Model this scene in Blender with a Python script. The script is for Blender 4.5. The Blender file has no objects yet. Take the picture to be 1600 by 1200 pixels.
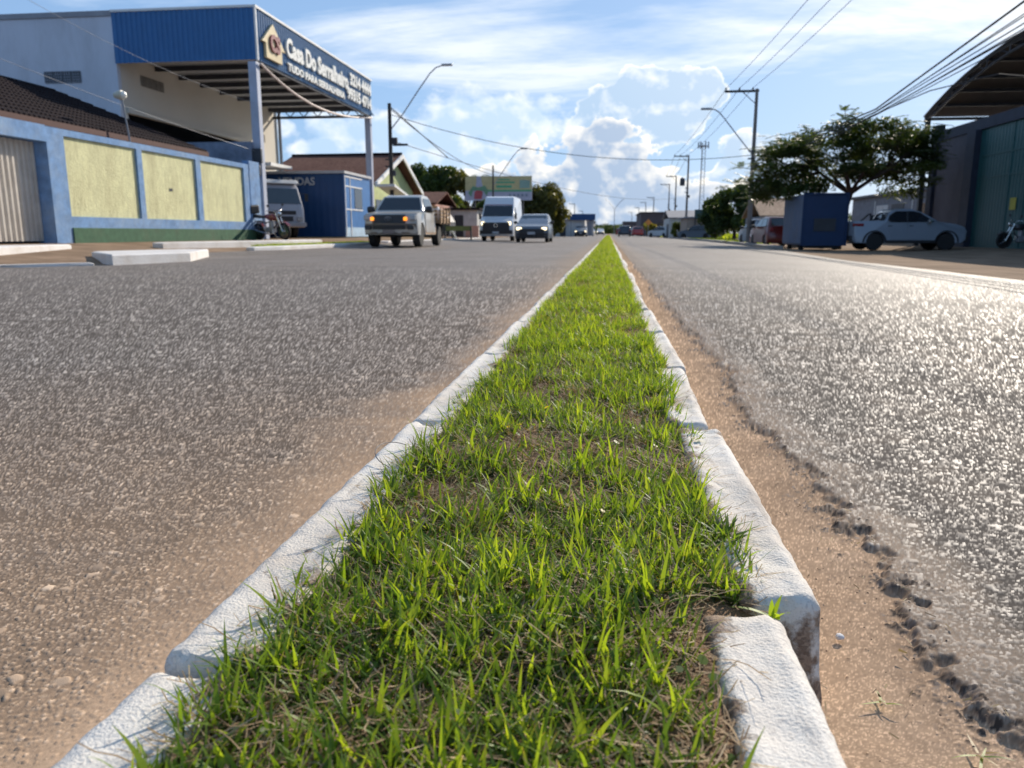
import bpy, math, random
import numpy as np
from mathutils import Vector, Matrix
random.seed(7); RNG = np.random.default_rng(11)
SC = bpy.context.scene; COL = SC.collection
PI = math.pi

# ------------------------------------------------------------------ mesh helpers
class MB:
    """collects simple shapes and links them as ONE mesh object"""
    def __init__(s): s.v = []; s.f = []; s.mi = []; s.m = 0
    def add(s, vs, fs):
        o = len(s.v); s.v += [tuple(v) for v in vs]
        for f in fs: s.f.append(tuple(i + o for i in f)); s.mi.append(s.m)
        return s
    def quad(s, a, b, c, d): return s.add([a, b, c, d], [(0, 1, 2, 3)])
    def box(s, c, d, rz=0, rx=0, ry=0):
        R = Matrix.Rotation(rz, 3, 'Z') @ Matrix.Rotation(ry, 3, 'Y') @ Matrix.Rotation(rx, 3, 'X')
        vs = []
        for k in (-.5, .5):
            for j in (-.5, .5):
                for i in (-.5, .5):
                    p = R @ Vector((i * d[0], j * d[1], k * d[2])); vs.append((p.x + c[0], p.y + c[1], p.z + c[2]))
        return s.add(vs, [(0, 2, 3, 1), (4, 5, 7, 6), (0, 1, 5, 4), (2, 6, 7, 3), (0, 4, 6, 2), (1, 3, 7, 5)])
    def bb(s, x0, x1, y0, y1, z0, z1): return s.box(((x0 + x1) / 2, (y0 + y1) / 2, (z0 + z1) / 2), (abs(x1 - x0), abs(y1 - y0), abs(z1 - z0)))
    def prism(s, poly, fn, a, b):
        """poly in 2D, fn(u,v,t)->xyz, extruded t=a..b"""
        n = len(poly); vs = [fn(u, v, a) for u, v in poly] + [fn(u, v, b) for u, v in poly]
        fs = [tuple(range(n))[::-1], tuple(range(n, 2 * n))] + [(i, (i + 1) % n, n + (i + 1) % n, n + i) for i in range(n)]
        return s.add(vs, fs)
    def tube(s, pts, r, n=8, caps=True):
        pts = [Vector(p) for p in pts]; rs = r if isinstance(r, (list, tuple)) else [r] * len(pts)
        vs = []; fs = []
        for i, p in enumerate(pts):
            d = (pts[min(i + 1, len(pts) - 1)] - pts[max(i - 1, 0)]).normalized()
            a = d.orthogonal() if abs(d.z) > .99 else d.cross(Vector((0, 0, 1)))
            a.normalize(); b = d.cross(a)
            for k in range(n):
                t = 2 * PI * k / n; q = p + (a * math.cos(t) + b * math.sin(t)) * rs[i]; vs.append(q)
        for i in range(len(pts) - 1):
            for k in range(n):
                fs.append((i * n + k, i * n + (k + 1) % n, (i + 1) * n + (k + 1) % n, (i + 1) * n + k))
        if caps: fs += [tuple(range(n))[::-1], tuple(range((len(pts) - 1) * n, len(pts) * n))]
        return s.add(vs, fs)
    def lathe(s, prof, c=(0, 0, 0), axis='Z', n=20):
        vs = []; fs = []
        for r, h in prof:
            for k in range(n):
                t = 2 * PI * k / n; a = r * math.cos(t); b = r * math.sin(t)
                p = {'Z': (a, b, h), 'Y': (a, h, b), 'X': (h, a, b)}[axis]
                vs.append((p[0] + c[0], p[1] + c[1], p[2] + c[2]))
        m = len(prof)
        for i in range(m - 1):
            for k in range(n): fs.append((i * n + k, i * n + (k + 1) % n, (i + 1) * n + (k + 1) % n, (i + 1) * n + k))
        if prof[0][0] > 1e-6: fs.append(tuple(range(n)))
        if prof[-1][0] > 1e-6: fs.append(tuple(range((m - 1) * n, m * n)))
        return s.add(vs, fs)
    def build(s, name, mat, parent=None, smooth=False, bevel=0):
        me = bpy.data.meshes.new(name); me.from_pydata(s.v, [], s.f)
        mats = mat if isinstance(mat, (list, tuple)) else [mat]
        for m in mats: me.materials.append(m)
        if len(mats) > 1: me.polygons.foreach_set('material_index', s.mi)
        me.validate(); me.update()
        bmfix(me)
        o = bpy.data.objects.new(name, me); COL.objects.link(o)
        if parent: o.parent = parent
        if smooth: shade(me, smooth if smooth is not True else 40)
        if bevel:
            b = o.modifiers.new('b', 'BEVEL'); b.width = bevel; b.segments = 2; b.limit_method = 'ANGLE'; b.angle_limit = math.radians(40)
        return o
def bmfix(me):
    import bmesh
    bm = bmesh.new(); bm.from_mesh(me); bmesh.ops.recalc_face_normals(bm, faces=bm.faces); bm.to_mesh(me); bm.free()
def shade(me, ang=40):
    me.polygons.foreach_set('use_smooth', [True] * len(me.polygons))
    try: me.set_sharp_from_angle(angle=math.radians(ang))
    except Exception: pass
def npmesh(name, V, F, mat, attrs=None, smooth=False, parent=None):
    """V (n,3), F (m,k) numpy -> object, attrs {name:(n,4) colour per vertex}"""
    me = bpy.data.meshes.new(name); k = F.shape[1]
    me.vertices.add(len(V)); me.vertices.foreach_set('co', np.ascontiguousarray(V, dtype=np.float32).ravel())
    me.loops.add(F.size); me.loops.foreach_set('vertex_index', np.ascontiguousarray(F, dtype=np.int32).ravel())
    me.polygons.add(len(F)); me.polygons.foreach_set('loop_start', np.arange(0, F.size, k, dtype=np.int32))
    me.polygons.foreach_set('loop_total', np.full(len(F), k, dtype=np.int32))
    if smooth: me.polygons.foreach_set('use_smooth', np.ones(len(F), dtype=bool))
    for n, a in (attrs or {}).items():
        at = me.color_attributes.new(n, 'FLOAT_COLOR', 'POINT'); at.data.foreach_set('color', np.ascontiguousarray(a, dtype=np.float32).ravel())
    me.materials.append(mat); me.update(calc_edges=True)
    o = bpy.data.objects.new(name, me); COL.objects.link(o)
    if parent: o.parent = parent
    return o
def empty(name, label, cat, loc=(0, 0, 0), rz=0, group=None):
    o = bpy.data.objects.new(name, None); COL.objects.link(o); o.empty_display_size = .2
    o.location = loc; o.rotation_euler = (0, 0, rz); tag(o, label, cat, group); return o
def tag(o, label=None, cat=None, group=None, kind=None):
    if label: o['label'] = label
    if cat: o['category'] = cat
    if group: o['group'] = group
    if kind: o['kind'] = kind
    return o
def copy_tree(o, parent=None):
    c = o.copy(); COL.objects.link(c); c.parent = parent
    for ch in list(o.children): copy_tree(ch, c)
    return c
def text_mesh(name, s, size, mat, parent, M, ext=.03, bold=.0, sx=1., spacing=1., align='LEFT'):
    cu = bpy.data.curves.new(name, 'FONT'); cu.body = s; cu.size = size; cu.extrude = ext; cu.offset = bold; cu.space_character = spacing
    cu.align_x = align; cu.resolution_u = 3
    t = bpy.data.objects.new(name + '_c', cu); COL.objects.link(t)
    bpy.context.view_layer.update()
    me = bpy.data.meshes.new_from_object(t.evaluated_get(bpy.context.evaluated_depsgraph_get()))
    bpy.data.objects.remove(t); me.name = name
    me.transform(M @ Matrix.Diagonal((sx, 1, 1, 1)))
    me.materials.clear(); me.materials.append(mat)
    o = bpy.data.objects.new(name, me); COL.objects.link(o)
    if parent: o.parent = parent
    return o

# ------------------------------------------------------------------ materials
MATS = {}
def node(nt, t, **kw):
    n = nt.nodes.new(t)
    for k, v in kw.items():
        if k == 'inp':
            for a, b in v.items(): n.inputs[a].default_value = b
        else: setattr(n, k, v)
    return n
def mathn(nt, op, a, b=None, c=None, clamp=False):
    n = nt.nodes.new('ShaderNodeMath'); n.operation = op; n.use_clamp = clamp
    for i, v in enumerate((a, b, c)):
        if v is None: continue
        if isinstance(v, (int, float)): n.inputs[i].default_value = v
        else: nt.links.new(v, n.inputs[i])
    return n.outputs[0]
def ramp(nt, fac, stops, interp='LINEAR'):
    n = nt.nodes.new('ShaderNodeValToRGB'); n.color_ramp.interpolation = interp
    e = n.color_ramp.elements
    while len(e) < len(stops): e.new(.5)
    for i, (p, c) in enumerate(stops):
        e[i].position = p; e[i].color = (c, c, c, 1) if isinstance(c, (int, float)) else (*c, 1)
    nt.links.new(fac, n.inputs[0]); return n.outputs[0]
def mixc(nt, fac, a, b, mode='MIX'):
    n = nt.nodes.new('ShaderNodeMix'); n.data_type = 'RGBA'; n.blend_type = mode
    for i, v in ((0, fac), (6, a), (7, b)):
        if isinstance(v, (int, float)): n.inputs[i].default_value = v
        elif isinstance(v, tuple): n.inputs[i].default_value = (*v, 1)
        else: nt.links.new(v, n.inputs[i])
    return n.outputs[2]
def newmat(name):
    m = bpy.data.materials.new(name); m.use_nodes = True; nt = m.node_tree
    b = nt.nodes['Principled BSDF']; return m, nt, b
def mat(name, col, rough=.7, metal=0., var=.12, scale=3., bump=0., bscale=40., dirt=None, dirtamt=.35, dscale=1.2, spec=.5, stretch=None, coat=0., emit=None, es=1.):
    if name in MATS: return MATS[name]
    m, nt, b = newmat(name); L = nt.links
    tc = node(nt, 'ShaderNodeTexCoord'); mp = node(nt, 'ShaderNodeMapping'); L.new(tc.outputs['Object'], mp.inputs[0])
    if stretch: mp.inputs['Scale'].default_value = stretch
    n = node(nt, 'ShaderNodeTexNoise', inp={'Scale': scale, 'Detail': 6., 'Roughness': .6}); L.new(mp.outputs[0], n.inputs['Vector'])
    f = ramp(nt, n.outputs[0], [(.3, 1 - var), (.7, 1 + var)])
    # multiply base by variation
    c = mixc(nt, 1., tuple(col), f, 'MULTIPLY')
    if dirt:
        n2 = node(nt, 'ShaderNodeTexNoise', inp={'Scale': dscale, 'Detail': 8., 'Roughness': .7}); L.new(mp.outputs[0], n2.inputs['Vector'])
        d = ramp(nt, n2.outputs[0], [(.45, 0.), (.7, dirtamt)])
        c = mixc(nt, d, c, tuple(dirt))
    L.new(c, b.inputs['Base Color'])
    b.inputs['Roughness'].default_value = rough; b.inputs['Metallic'].default_value = metal
    b.inputs['Specular IOR Level'].default_value = spec
    if coat: b.inputs['Coat Weight'].default_value = coat; b.inputs['Coat Roughness'].default_value = .08
    if bump:
        n3 = node(nt, 'ShaderNodeTexNoise', inp={'Scale': bscale, 'Detail': 5.}); L.new(mp.outputs[0], n3.inputs['Vector'])
        bp = node(nt, 'ShaderNodeBump', inp={'Strength': bump, 'Distance': .02}); L.new(n3.outputs[0], bp.inputs['Height']); L.new(bp.outputs[0], b.inputs['Normal'])
    if emit: b.inputs['Emission Color'].default_value = (*emit, 1); b.inputs['Emission Strength'].default_value = es
    MATS[name] = m; return m

# ------------------------------------------------------------------ camera, sun, sky
PITCH = math.radians(11.126); YAW = math.radians(7.04); CAMH = .48
cam = bpy.data.cameras.new('camera'); co = bpy.data.objects.new('camera', cam); COL.objects.link(co)
co.location = (0, 0, CAMH); co.rotation_euler = (PI / 2 - PITCH, 0, YAW)
cam.lens = 27; cam.sensor_width = 36; cam.clip_start = .02; cam.clip_end = 8000
cam.dof.use_dof = True; cam.dof.focus_distance = 1.15; cam.dof.aperture_fstop = 8.5
SC.camera = co
SUN_AZ = math.radians(27); SUN_EL = math.radians(29)     # azimuth to the right of the road direction (+Y)
sd = Vector((math.sin(SUN_AZ) * math.cos(SUN_EL), math.cos(SUN_AZ) * math.cos(SUN_EL), math.sin(SUN_EL)))
sl = bpy.data.lights.new('sun', 'SUN'); sl.energy = 4.0; sl.angle = math.radians(.6); sl.color = (1., .90, .76)
so = bpy.data.objects.new('sun', sl); COL.objects.link(so); so.rotation_euler = (-sd).to_track_quat('-Z', 'Y').to_euler()
w = bpy.data.worlds.new('World'); SC.world = w; w.use_nodes = True; w.cycles.sampling_method = 'MANUAL'; w.cycles.sample_map_resolution = 256; nt = w.node_tree; nt.nodes.clear(); L = nt.links
sky = node(nt, 'ShaderNodeTexSky', sky_type='NISHITA', sun_disc=False); sky.sun_elevation = SUN_EL; sky.sun_rotation = SUN_AZ
sky.air_density = 1.0; sky.dust_density = .6; sky.ozone_density = 2.5; sky.altitude = 100
tc = node(nt, 'ShaderNodeTexCoord'); sx = node(nt, 'ShaderNodeSeparateXYZ'); L.new(tc.outputs['Generated'], sx.inputs[0])
X, Y, Z = sx.outputs
AZ = mathn(nt, 'ARCTAN2', X, Y); EL = mathn(nt, 'ARCSINE', Z)
def blob(ca, ce, ra, re, skew=0.):
    """1 at the centre of an ellipse on the sky falling to 0 on its rim"""
    a = mathn(nt, 'SUBTRACT', AZ, ca); e = mathn(nt, 'SUBTRACT', EL, ce)
    if skew: e = mathn(nt, 'SUBTRACT', e, mathn(nt, 'MULTIPLY', a, skew))
    a = mathn(nt, 'DIVIDE', a, ra); e = mathn(nt, 'DIVIDE', e, re)
    return mathn(nt, 'SUBTRACT', 1., mathn(nt, 'SQRT', mathn(nt, 'ADD', mathn(nt, 'MULTIPLY', a, a), mathn(nt, 'MULTIPLY', e, e))))
def vmax(l):
    r = l[0]
    for x in l[1:]: r = mathn(nt, 'SMOOTH_MAX', r, x, .12)
    return r
def field(dx, dy, det):
    cv = node(nt, 'ShaderNodeCombineXYZ'); L.new(mathn(nt, 'ADD', AZ, dx), cv.inputs[0]); L.new(mathn(nt, 'MULTIPLY', mathn(nt, 'ADD', EL, dy), 1.25), cv.inputs[1])
    n = node(nt, 'ShaderNodeTexNoise', noise_dimensions='2D', inp={'Scale': 24., 'Detail': det, 'Roughness': .58}); L.new(cv.outputs[0], n.inputs['Vector'])
    v = node(nt, 'ShaderNodeTexVoronoi', voronoi_dimensions='2D', feature='F1', inp={'Scale': 34.}); L.new(cv.outputs[0], v.inputs['Vector'])
    vv = mathn(nt, 'MULTIPLY', v.outputs['Distance'], v.outputs['Distance'])
    return mathn(nt, 'ADD', mathn(nt, 'SUBTRACT', n.outputs[0], .5), mathn(nt, 'MULTIPLY', mathn(nt, 'SUBTRACT', .22, vv), .30))
D0 = field(0, 0, 5.); D1 = field(.012, .015, 3.)
DSH = mathn(nt, 'MULTIPLY', mathn(nt, 'SUBTRACT', mathn(nt, 'SUBTRACT', D0, D1), .03), 1.9)
def cumulus(blobs, amp, edge, rimw=3.2):
    mask = vmax(blobs)
    d0 = mathn(nt, 'ADD', mask, mathn(nt, 'MULTIPLY', D0, amp))
    cov = ramp(nt, d0, [(.06, 0.), (.06 + edge, 1.)])
    rim = mathn(nt, 'SUBTRACT', 1., mathn(nt, 'MULTIPLY', mathn(nt, 'SUBTRACT', d0, .06), rimw), clamp=True)
    lit = mathn(nt, 'ADD', DSH, rim, clamp=True)
    return cov, lit
# cumulus bank at the end of the road, the tall plume over it, and low streaks left
c1, l1 = cumulus([blob(-.03, .03, .15, .085), blob(-.005, .075, .075, .06), blob(.05, .02, .16, .05), blob(-.13, .035, .09, .05), blob(.0, .12, .035, .02)], 1.35, .09, 2.6)
c2, l2 = cumulus([blob(.055, .15, .075, .05), blob(.01, .13, .07, .05), blob(.105, .165, .035, .03), blob(.17, .075, .055, .05), blob(.14, .045, .09, .035)], .7, .06, 7.5)
c3, l3 = cumulus([blob(-.26, .115, .15, .035, -.1), blob(-.15, .135, .13, .04), blob(-.33, .10, .08, .02), blob(-.19, .09, .12, .03), blob(-.42, .13, .05, .02, -.3)], 1.1, .30, 2.0)
# high thin cloud, projected on a plane so it foreshortens to the horizon
zz = mathn(nt, 'ADD', mathn(nt, 'MAXIMUM', Z, 0.), .10)
cv = node(nt, 'ShaderNodeCombineXYZ'); L.new(mathn(nt, 'DIVIDE', X, zz), cv.inputs[0]); L.new(mathn(nt, 'DIVIDE', Y, zz), cv.inputs[1])
mp = node(nt, 'ShaderNodeMapping'); mp.inputs['Rotation'].default_value = (0, 0, .5); mp.inputs['Scale'].default_value = (.42, 1., 1.); L.new(cv.outputs[0], mp.inputs[0])
n1 = node(nt, 'ShaderNodeTexNoise', noise_dimensions='2D', inp={'Scale': 1.25, 'Detail': 5., 'Roughness': .62, 'Distortion': .7}); L.new(mp.outputs[0], n1.inputs['Vector'])
n2 = node(nt, 'ShaderNodeTexNoise', noise_dimensions='2D', inp={'Scale': 4.2, 'Detail': 5., 'Roughness': .68}); L.new(mp.outputs[0], n2.inputs['Vector'])
cm = vmax([blob(-.17, .215, .34, .075, -.08), blob(.27, .225, .30, .070, -.05), blob(.50, .22, .22, .07), blob(-.05, .30, .3, .05, .1), blob(-.65, .30, .3, .07), blob(.1, .5, .8, .12), blob(.8, .3, .5, .3)])
ci = mathn(nt, 'ADD', mathn(nt, 'MULTIPLY', mathn(nt, 'SUBTRACT', n1.outputs[0], .5), 2.6), mathn(nt, 'MULTIPLY', mathn(nt, 'SUBTRACT', n2.outputs[0], .5), 1.1))
ci = mathn(nt, 'ADD', ci, mathn(nt, 'MULTIPLY', mathn(nt, 'MAXIMUM', cm, -.75), 1.1))
cir = ramp(nt, ci, [(.10, 0.), (.48, .33), (1., .84)])
cir = mathn(nt, 'MULTIPLY', cir, ramp(nt, EL, [(.0, 0.), (.12, .55), (.2, 1.)]))
# emission colours: nearer the sun clouds are brighter
dotn = node(nt, 'ShaderNodeVectorMath', operation='DOT_PRODUCT'); L.new(tc.outputs['Generated'], dotn.inputs[0]); dotn.inputs[1].default_value = sd
glow = mathn(nt, 'POWER', mathn(nt, 'MAXIMUM', dotn.outputs['Value'], 0.), 6.)
# cloud colours over the clear sky, brighter towards the sun
bg0 = node(nt, 'ShaderNodeVectorMath', operation='SCALE'); L.new(sky.outputs[0], bg0.inputs[0]); bg0.inputs['Scale'].default_value = .075
skyc = mixc(nt, ramp(nt, EL, [(.0, .74), (.10, .66), (.5, .40)]), bg0.outputs[0], (.25, .42, .70))
def over(prev, cov, lit, hi, lo):
    c = mixc(nt, lit, lo, hi); return mixc(nt, cov, prev, mixc(nt, mathn(nt, 'MULTIPLY', glow, .45), c, (1.15, 1.10, 1.02)))
skyc = over(skyc, cir, mathn(nt, 'MULTIPLY', ci, .8, clamp=True), (.72, .76, .81), (.44, .56, .73))
skyc = over(skyc, c2, l2, (.80, .81, .82), (.25, .41, .61))
skyc = over(skyc, c3, l3, (.74, .77, .80), (.38, .53, .72))
skyc = over(skyc, c1, l1, (.86, .82, .74), (.21, .32, .49))
bgn = node(nt, 'ShaderNodeBackground'); L.new(skyc, bgn.inputs[0]); bgn.inputs[1].default_value = 1.0
out = bgn.outputs[0]
wo = node(nt, 'ShaderNodeOutputWorld'); L.new(out, wo.inputs[0])
SC.view_settings.view_transform = 'Standard'; SC.view_settings.look = 'None'; SC.view_settings.exposure = 0.50; SC.view_settings.gamma = 1
SC.cycles.max_bounces = 6; SC.cycles.transparent_max_bounces = 8

# ------------------------------------------------------------------ ground heights
def zg(x):
    return float(np.interp(x, [-60, -12.5, -9.0, -8.4, -7.5, 0, 5.6, 8.5, 12, 15.4, 60], [.32, .28, .06, 0.0, -.01, 0, -.075, -.20, -.20, -.08, .0]))
def zga(x): return np.interp(x, [-60, -12.5, -9.0, -8.4, -7.5, 0, 5.6, 8.5, 12, 15.4, 60], [.32, .28, .06, 0.0, -.01, 0, -.075, -.20, -.20, -.08, .0])
def vnoise(x, y, s, seed=0):
    """value noise, vectorised, 0..1"""
    x = x * s + seed * 17.3; y = y * s + seed * 5.1
    xi = np.floor(x); yi = np.floor(y); fx = x - xi; fy = y - yi
    fx = fx * fx * (3 - 2 * fx); fy = fy * fy * (3 - 2 * fy)
    def h(a, b):
        v = np.sin(a * 127.1 + b * 311.7 + seed) * 43758.5453; return v - np.floor(v)
    return (h(xi, yi) * (1 - fx) + h(xi + 1, yi) * fx) * (1 - fy) + (h(xi, yi + 1) * (1 - fx) + h(xi + 1, yi + 1) * fx) * fy
def fbm(x, y, s, o=4, seed=0):
    r = 0; a = .5; t = 0
    for i in range(o): r = r + a * vnoise(x, y, s * 2 ** i, seed + i); t += a; a *= .5
    return r / t
def h2(a, b, k):
    v = np.sin(a * 12.9898 + b * 78.233 + k * 37.719) * 43758.5453; return v - np.floor(v)
def stones(x, y, cell, rmin, rmax, prob, seed):
    """tops of rounded stones set in a jittered grid: returns height, tone id"""
    cx = np.floor(x / cell); cy = np.floor(y / cell)
    best = np.zeros_like(x); tone = np.full_like(x, -1.)
    for i in (-1, 0, 1):
        for j in (-1, 0, 1):
            a = cx + i; b = cy + j
            px = (a + .15 + .7 * h2(a, b, seed)) * cell; py = (b + .15 + .7 * h2(a, b, seed + 1)) * cell
            r = rmin + (rmax - rmin) * h2(a, b, seed + 2) ** 1.6
            an = h2(a, b, seed + 3) * PI; st = 1 + .55 * h2(a, b, seed + 4)
            dx = x - px; dy = y - py; ca = np.cos(an); sa = np.sin(an)
            u = dx * ca + dy * sa; v = (-dx * sa + dy * ca) * st
            d = (np.abs(u) ** 2.6 + np.abs(v) ** 2.6) ** (1 / 2.6) / r
            hh = np.where(h2(a, b, seed + 5) < prob, np.sqrt(np.clip(1 - d ** 4, 0, 1)) * (.45 + .55 * h2(a, b, seed + 6)) * r * .55, 0)
            # tilted tops
            hh = hh + np.where(hh > 0, (dx * (h2(a, b, seed + 7) - .5) + dy * (h2(a, b, seed + 8) - .5)) * .55, 0)
            t = h2(a, b, seed + 9); m = hh > best
            best = np.where(m, hh, best); tone = np.where(m, t, tone)
    return best, tone

# asphalt: near mesh brings its own stones as colour attribute 'stone' (alpha = how much of it)
def asphalt_mat():
    m, nt, b = newmat('asphalt'); L = nt.links
    tc = node(nt, 'ShaderNodeTexCoord')
    at = node(nt, 'ShaderNodeAttribute', attribute_name='stone')
    v = node(nt, 'ShaderNodeTexVoronoi', inp={'Scale': 95.}); L.new(tc.outputs['Object'], v.inputs['Vector'])
    bw = node(nt, 'ShaderNodeSeparateColor'); L.new(v.outputs['Color'], bw.inputs[0])
    c = ramp(nt, bw.outputs[0], [(0., (.105, .091, .081)), (.35, (.165, .144, .127)), (.7, (.235, .205, .182)), (1., (.38, .335, .295))])
    n = node(nt, 'ShaderNodeTexNoise', inp={'Scale': .55, 'Detail': 6., 'Roughness': .6}); L.new(tc.outputs['Object'], n.inputs['Vector'])
    c = mixc(nt, 1., c, ramp(nt, n.outputs[0], [(.3, .82), (.7, 1.18)]), 'MULTIPLY')
    # lengthwise wheel polish and dust swept to the edges
    mp = node(nt, 'ShaderNodeMapping'); mp.inputs['Scale'].default_value = (1.3, .05, 1.); L.new(tc.outputs['Object'], mp.inputs[0])
    n2 = node(nt, 'ShaderNodeTexNoise', inp={'Scale': 1., 'Detail': 4.}); L.new(mp.outputs[0], n2.inputs['Vector'])
    c = mixc(nt, ramp(nt, n2.outputs[0], [(.45, 0.), (.75, .35)]), c, (.17, .13, .10))
    sxx = node(nt, 'ShaderNodeSeparateXYZ'); L.new(tc.outputs['Object'], sxx.inputs[0])
    ax = mathn(nt, 'ABSOLUTE', mathn(nt, 'ADD', sxx.outputs[0], .08))
    n3 = node(nt, 'ShaderNodeTexNoise', inp={'Scale': 1.7, 'Detail': 7.}); L.new(tc.outputs['Object'], n3.inputs['Vector'])
    e = mathn(nt, 'ADD', ax, mathn(nt, 'MULTIPLY', mathn(nt, 'SUBTRACT', n3.outputs[0], .5), .8))
    c = mixc(nt, ramp(nt, mathn(nt, 'MULTIPLY', e, .25), [(.10, .85), (.24, 0.)]), c, (.27, .19, .125))
    # tar joint across the road
    yj = mathn(nt, 'ABSOLUTE', mathn(nt, 'SUBTRACT', mathn(nt, 'ADD', sxx.outputs[1], mathn(nt, 'MULTIPLY', n3.outputs[0], .12)), 11.2))
    c = mixc(nt, ramp(nt, yj, [(.02, .45), (.07, 0.)]), c, (.05, .045, .043))
    c = mixc(nt, at.outputs['Alpha'], c, at.outputs['Color'])
    L.new(c, b.inputs['Base Color'])
    lum = node(nt, 'ShaderNodeRGBToBW'); L.new(c, lum.inputs[0])
    sc3 = node(nt, 'ShaderNodeSeparateColor'); L.new(c, sc3.inputs[0])
    stony = ramp(nt, mathn(nt, 'SUBTRACT', sc3.outputs[0], mathn(nt, 'MULTIPLY', sc3.outputs[2], 1.12)), [(.06, 1.), (.13, 0.)])     # dust and sand do not shine
    far_ = mathn(nt, 'SUBTRACT', 1., at.outputs['Alpha'])
    r_ = ramp(nt, lum.outputs[0], [(.05, .85), (.25, .50)]); s_ = mathn(nt, 'MULTIPLY', ramp(nt, lum.outputs[0], [(.08, .02), (.42, .12)]), stony)
    L.new(mathn(nt, 'ADD', mathn(nt, 'MULTIPLY', r_, at.outputs['Alpha']), mathn(nt, 'MULTIPLY', far_, .62)), b.inputs['Roughness'])
    L.new(mathn(nt, 'ADD', mathn(nt, 'MULTIPLY', s_, at.outputs['Alpha']), mathn(nt, 'MULTIPLY', far_, .12)), b.inputs['Specular IOR Level'])
    v2 = node(nt, 'ShaderNodeTexVoronoi', feature='SMOOTH_F1', inp={'Scale': 95., 'Smoothness': .3}); L.new(tc.outputs['Object'], v2.inputs['Vector'])
    bp = node(nt, 'ShaderNodeBump', inp={'Strength': .45, 'Distance': .006}); bp.invert = True; L.new(v2.outputs['Distance'], bp.inputs['Height'])
    n4 = node(nt, 'ShaderNodeTexNoise', inp={'Scale': 900., 'Detail': 3.}); L.new(tc.outputs['Object'], n4.inputs['Vector'])
    bp2 = node(nt, 'ShaderNodeBump', inp={'Strength': .30, 'Distance': .0012}); L.new(n4.outputs[0], bp2.inputs['Height'])
    mxn = node(nt, 'ShaderNodeMix', data_type='VECTOR'); L.new(at.outputs['Alpha'], mxn.inputs[0]); L.new(bp.outputs[0], mxn.inputs[4]); L.new(bp2.outputs[0], mxn.inputs[5])
    L.new(mxn.outputs[1], b.inputs['Normal'])
    return m
ASPH = asphalt_mat()
def strip_grid(name, xs_of_y, ys, mt, dz, kindname='road'):
    """coarse sheet between two edge curves"""
    V = []; F = []; nx = 14
    for y in ys:
        a, b = xs_of_y(y)
        for i in range(nx + 1):
            x = a + (b - a) * i / nx; V.append((x, y, zg(x) + (dz(y) if callable(dz) else dz)))
    for j in range(len(ys) - 1):
        for i in range(nx):
            o = j * (nx + 1) + i; F.append((o, o + 1, o + nx + 2, o + nx + 1))
    o = npmesh(name, np.array(V), np.array(F), mt, {'stone': np.zeros((len(V), 4))}); o['kind'] = 'structure'; return o
ysc = [-4, -1, 0, .3, 1, 2, 4, 6, 8, 9, 10, 11, 12, 14, 16, 18, 20, 23, 26, 30, 35, 40, 50, 60, 80, 100, 140, 200, 300, 500, 900]
LE = lambda y: float(np.interp(y, [-4, 8, 10, 10.9, 11.3, 13, 15, 18.5, 24, 30, 40, 900], [-9.2, -9.0, -8.6, -7.9, -7.8, -7.5, -9.0, -8.9, -8.9, -9.2, -9.6, -9.6]))
RE = lambda y: float(np.interp(y, [-4, 10, 17, 30, 60, 900], [4.85, 4.85, 4.85, 6.0, 7.4, 7.4]))
DZF = lambda y: -.008 if y >= 14 else -.028
strip_grid('road', lambda y: (LE(y), -.33), ysc, ASPH, DZF)
strip_grid('road', lambda y: (.40, RE(y)), ysc, ASPH, DZF)

SAND = mat('sand', (.33, .215, .13), .95, var=.25, scale=9, bump=.5, bscale=260, dirt=(.16, .10, .06), dirtamt=.5, dscale=14, spec=.2)
strip_grid('sand_gutter', lambda y: (.12, .41), ysc, SAND, lambda y: -.010 if y >= 14 else -.03)
DIRT = mat('dirt', (.27, .19, .13), .95, var=.3, scale=1.3, bump=.4, bscale=30, dirt=(.17, .115, .075), dirtamt=.7, dscale=.5, spec=.04)
# ground as one sheet to the horizon
gx_ = np.array([-2500, -600, -200, -60, -30, -20, -15, -12.5, -11, -9.6, -9.0, -8.4, -7.5, -4, 0, 3, 5, 5.6, 6.5, 7.5, 8.5, 10, 12, 14, 15.4, 20, 30, 60, 200, 600, 2500.])
gy_ = np.array([-80, -20, 0, 5, 10, 15, 20, 25, 30, 40, 60, 100, 200, 500, 1200, 4000.])
GX, GY = np.meshgrid(gx_, gy_); V = np.stack([GX.ravel(), GY.ravel(), zga(GX.ravel()) - .035], 1)
n = len(gx_); F = np.array([(j * n + i, j * n + i + 1, (j + 1) * n + i + 1, (j + 1) * n + i) for j in range(len(gy_) - 1) for i in range(n - 1)])
o = npmesh('ground', V, F, DIRT); o['kind'] = 'structure'

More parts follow.
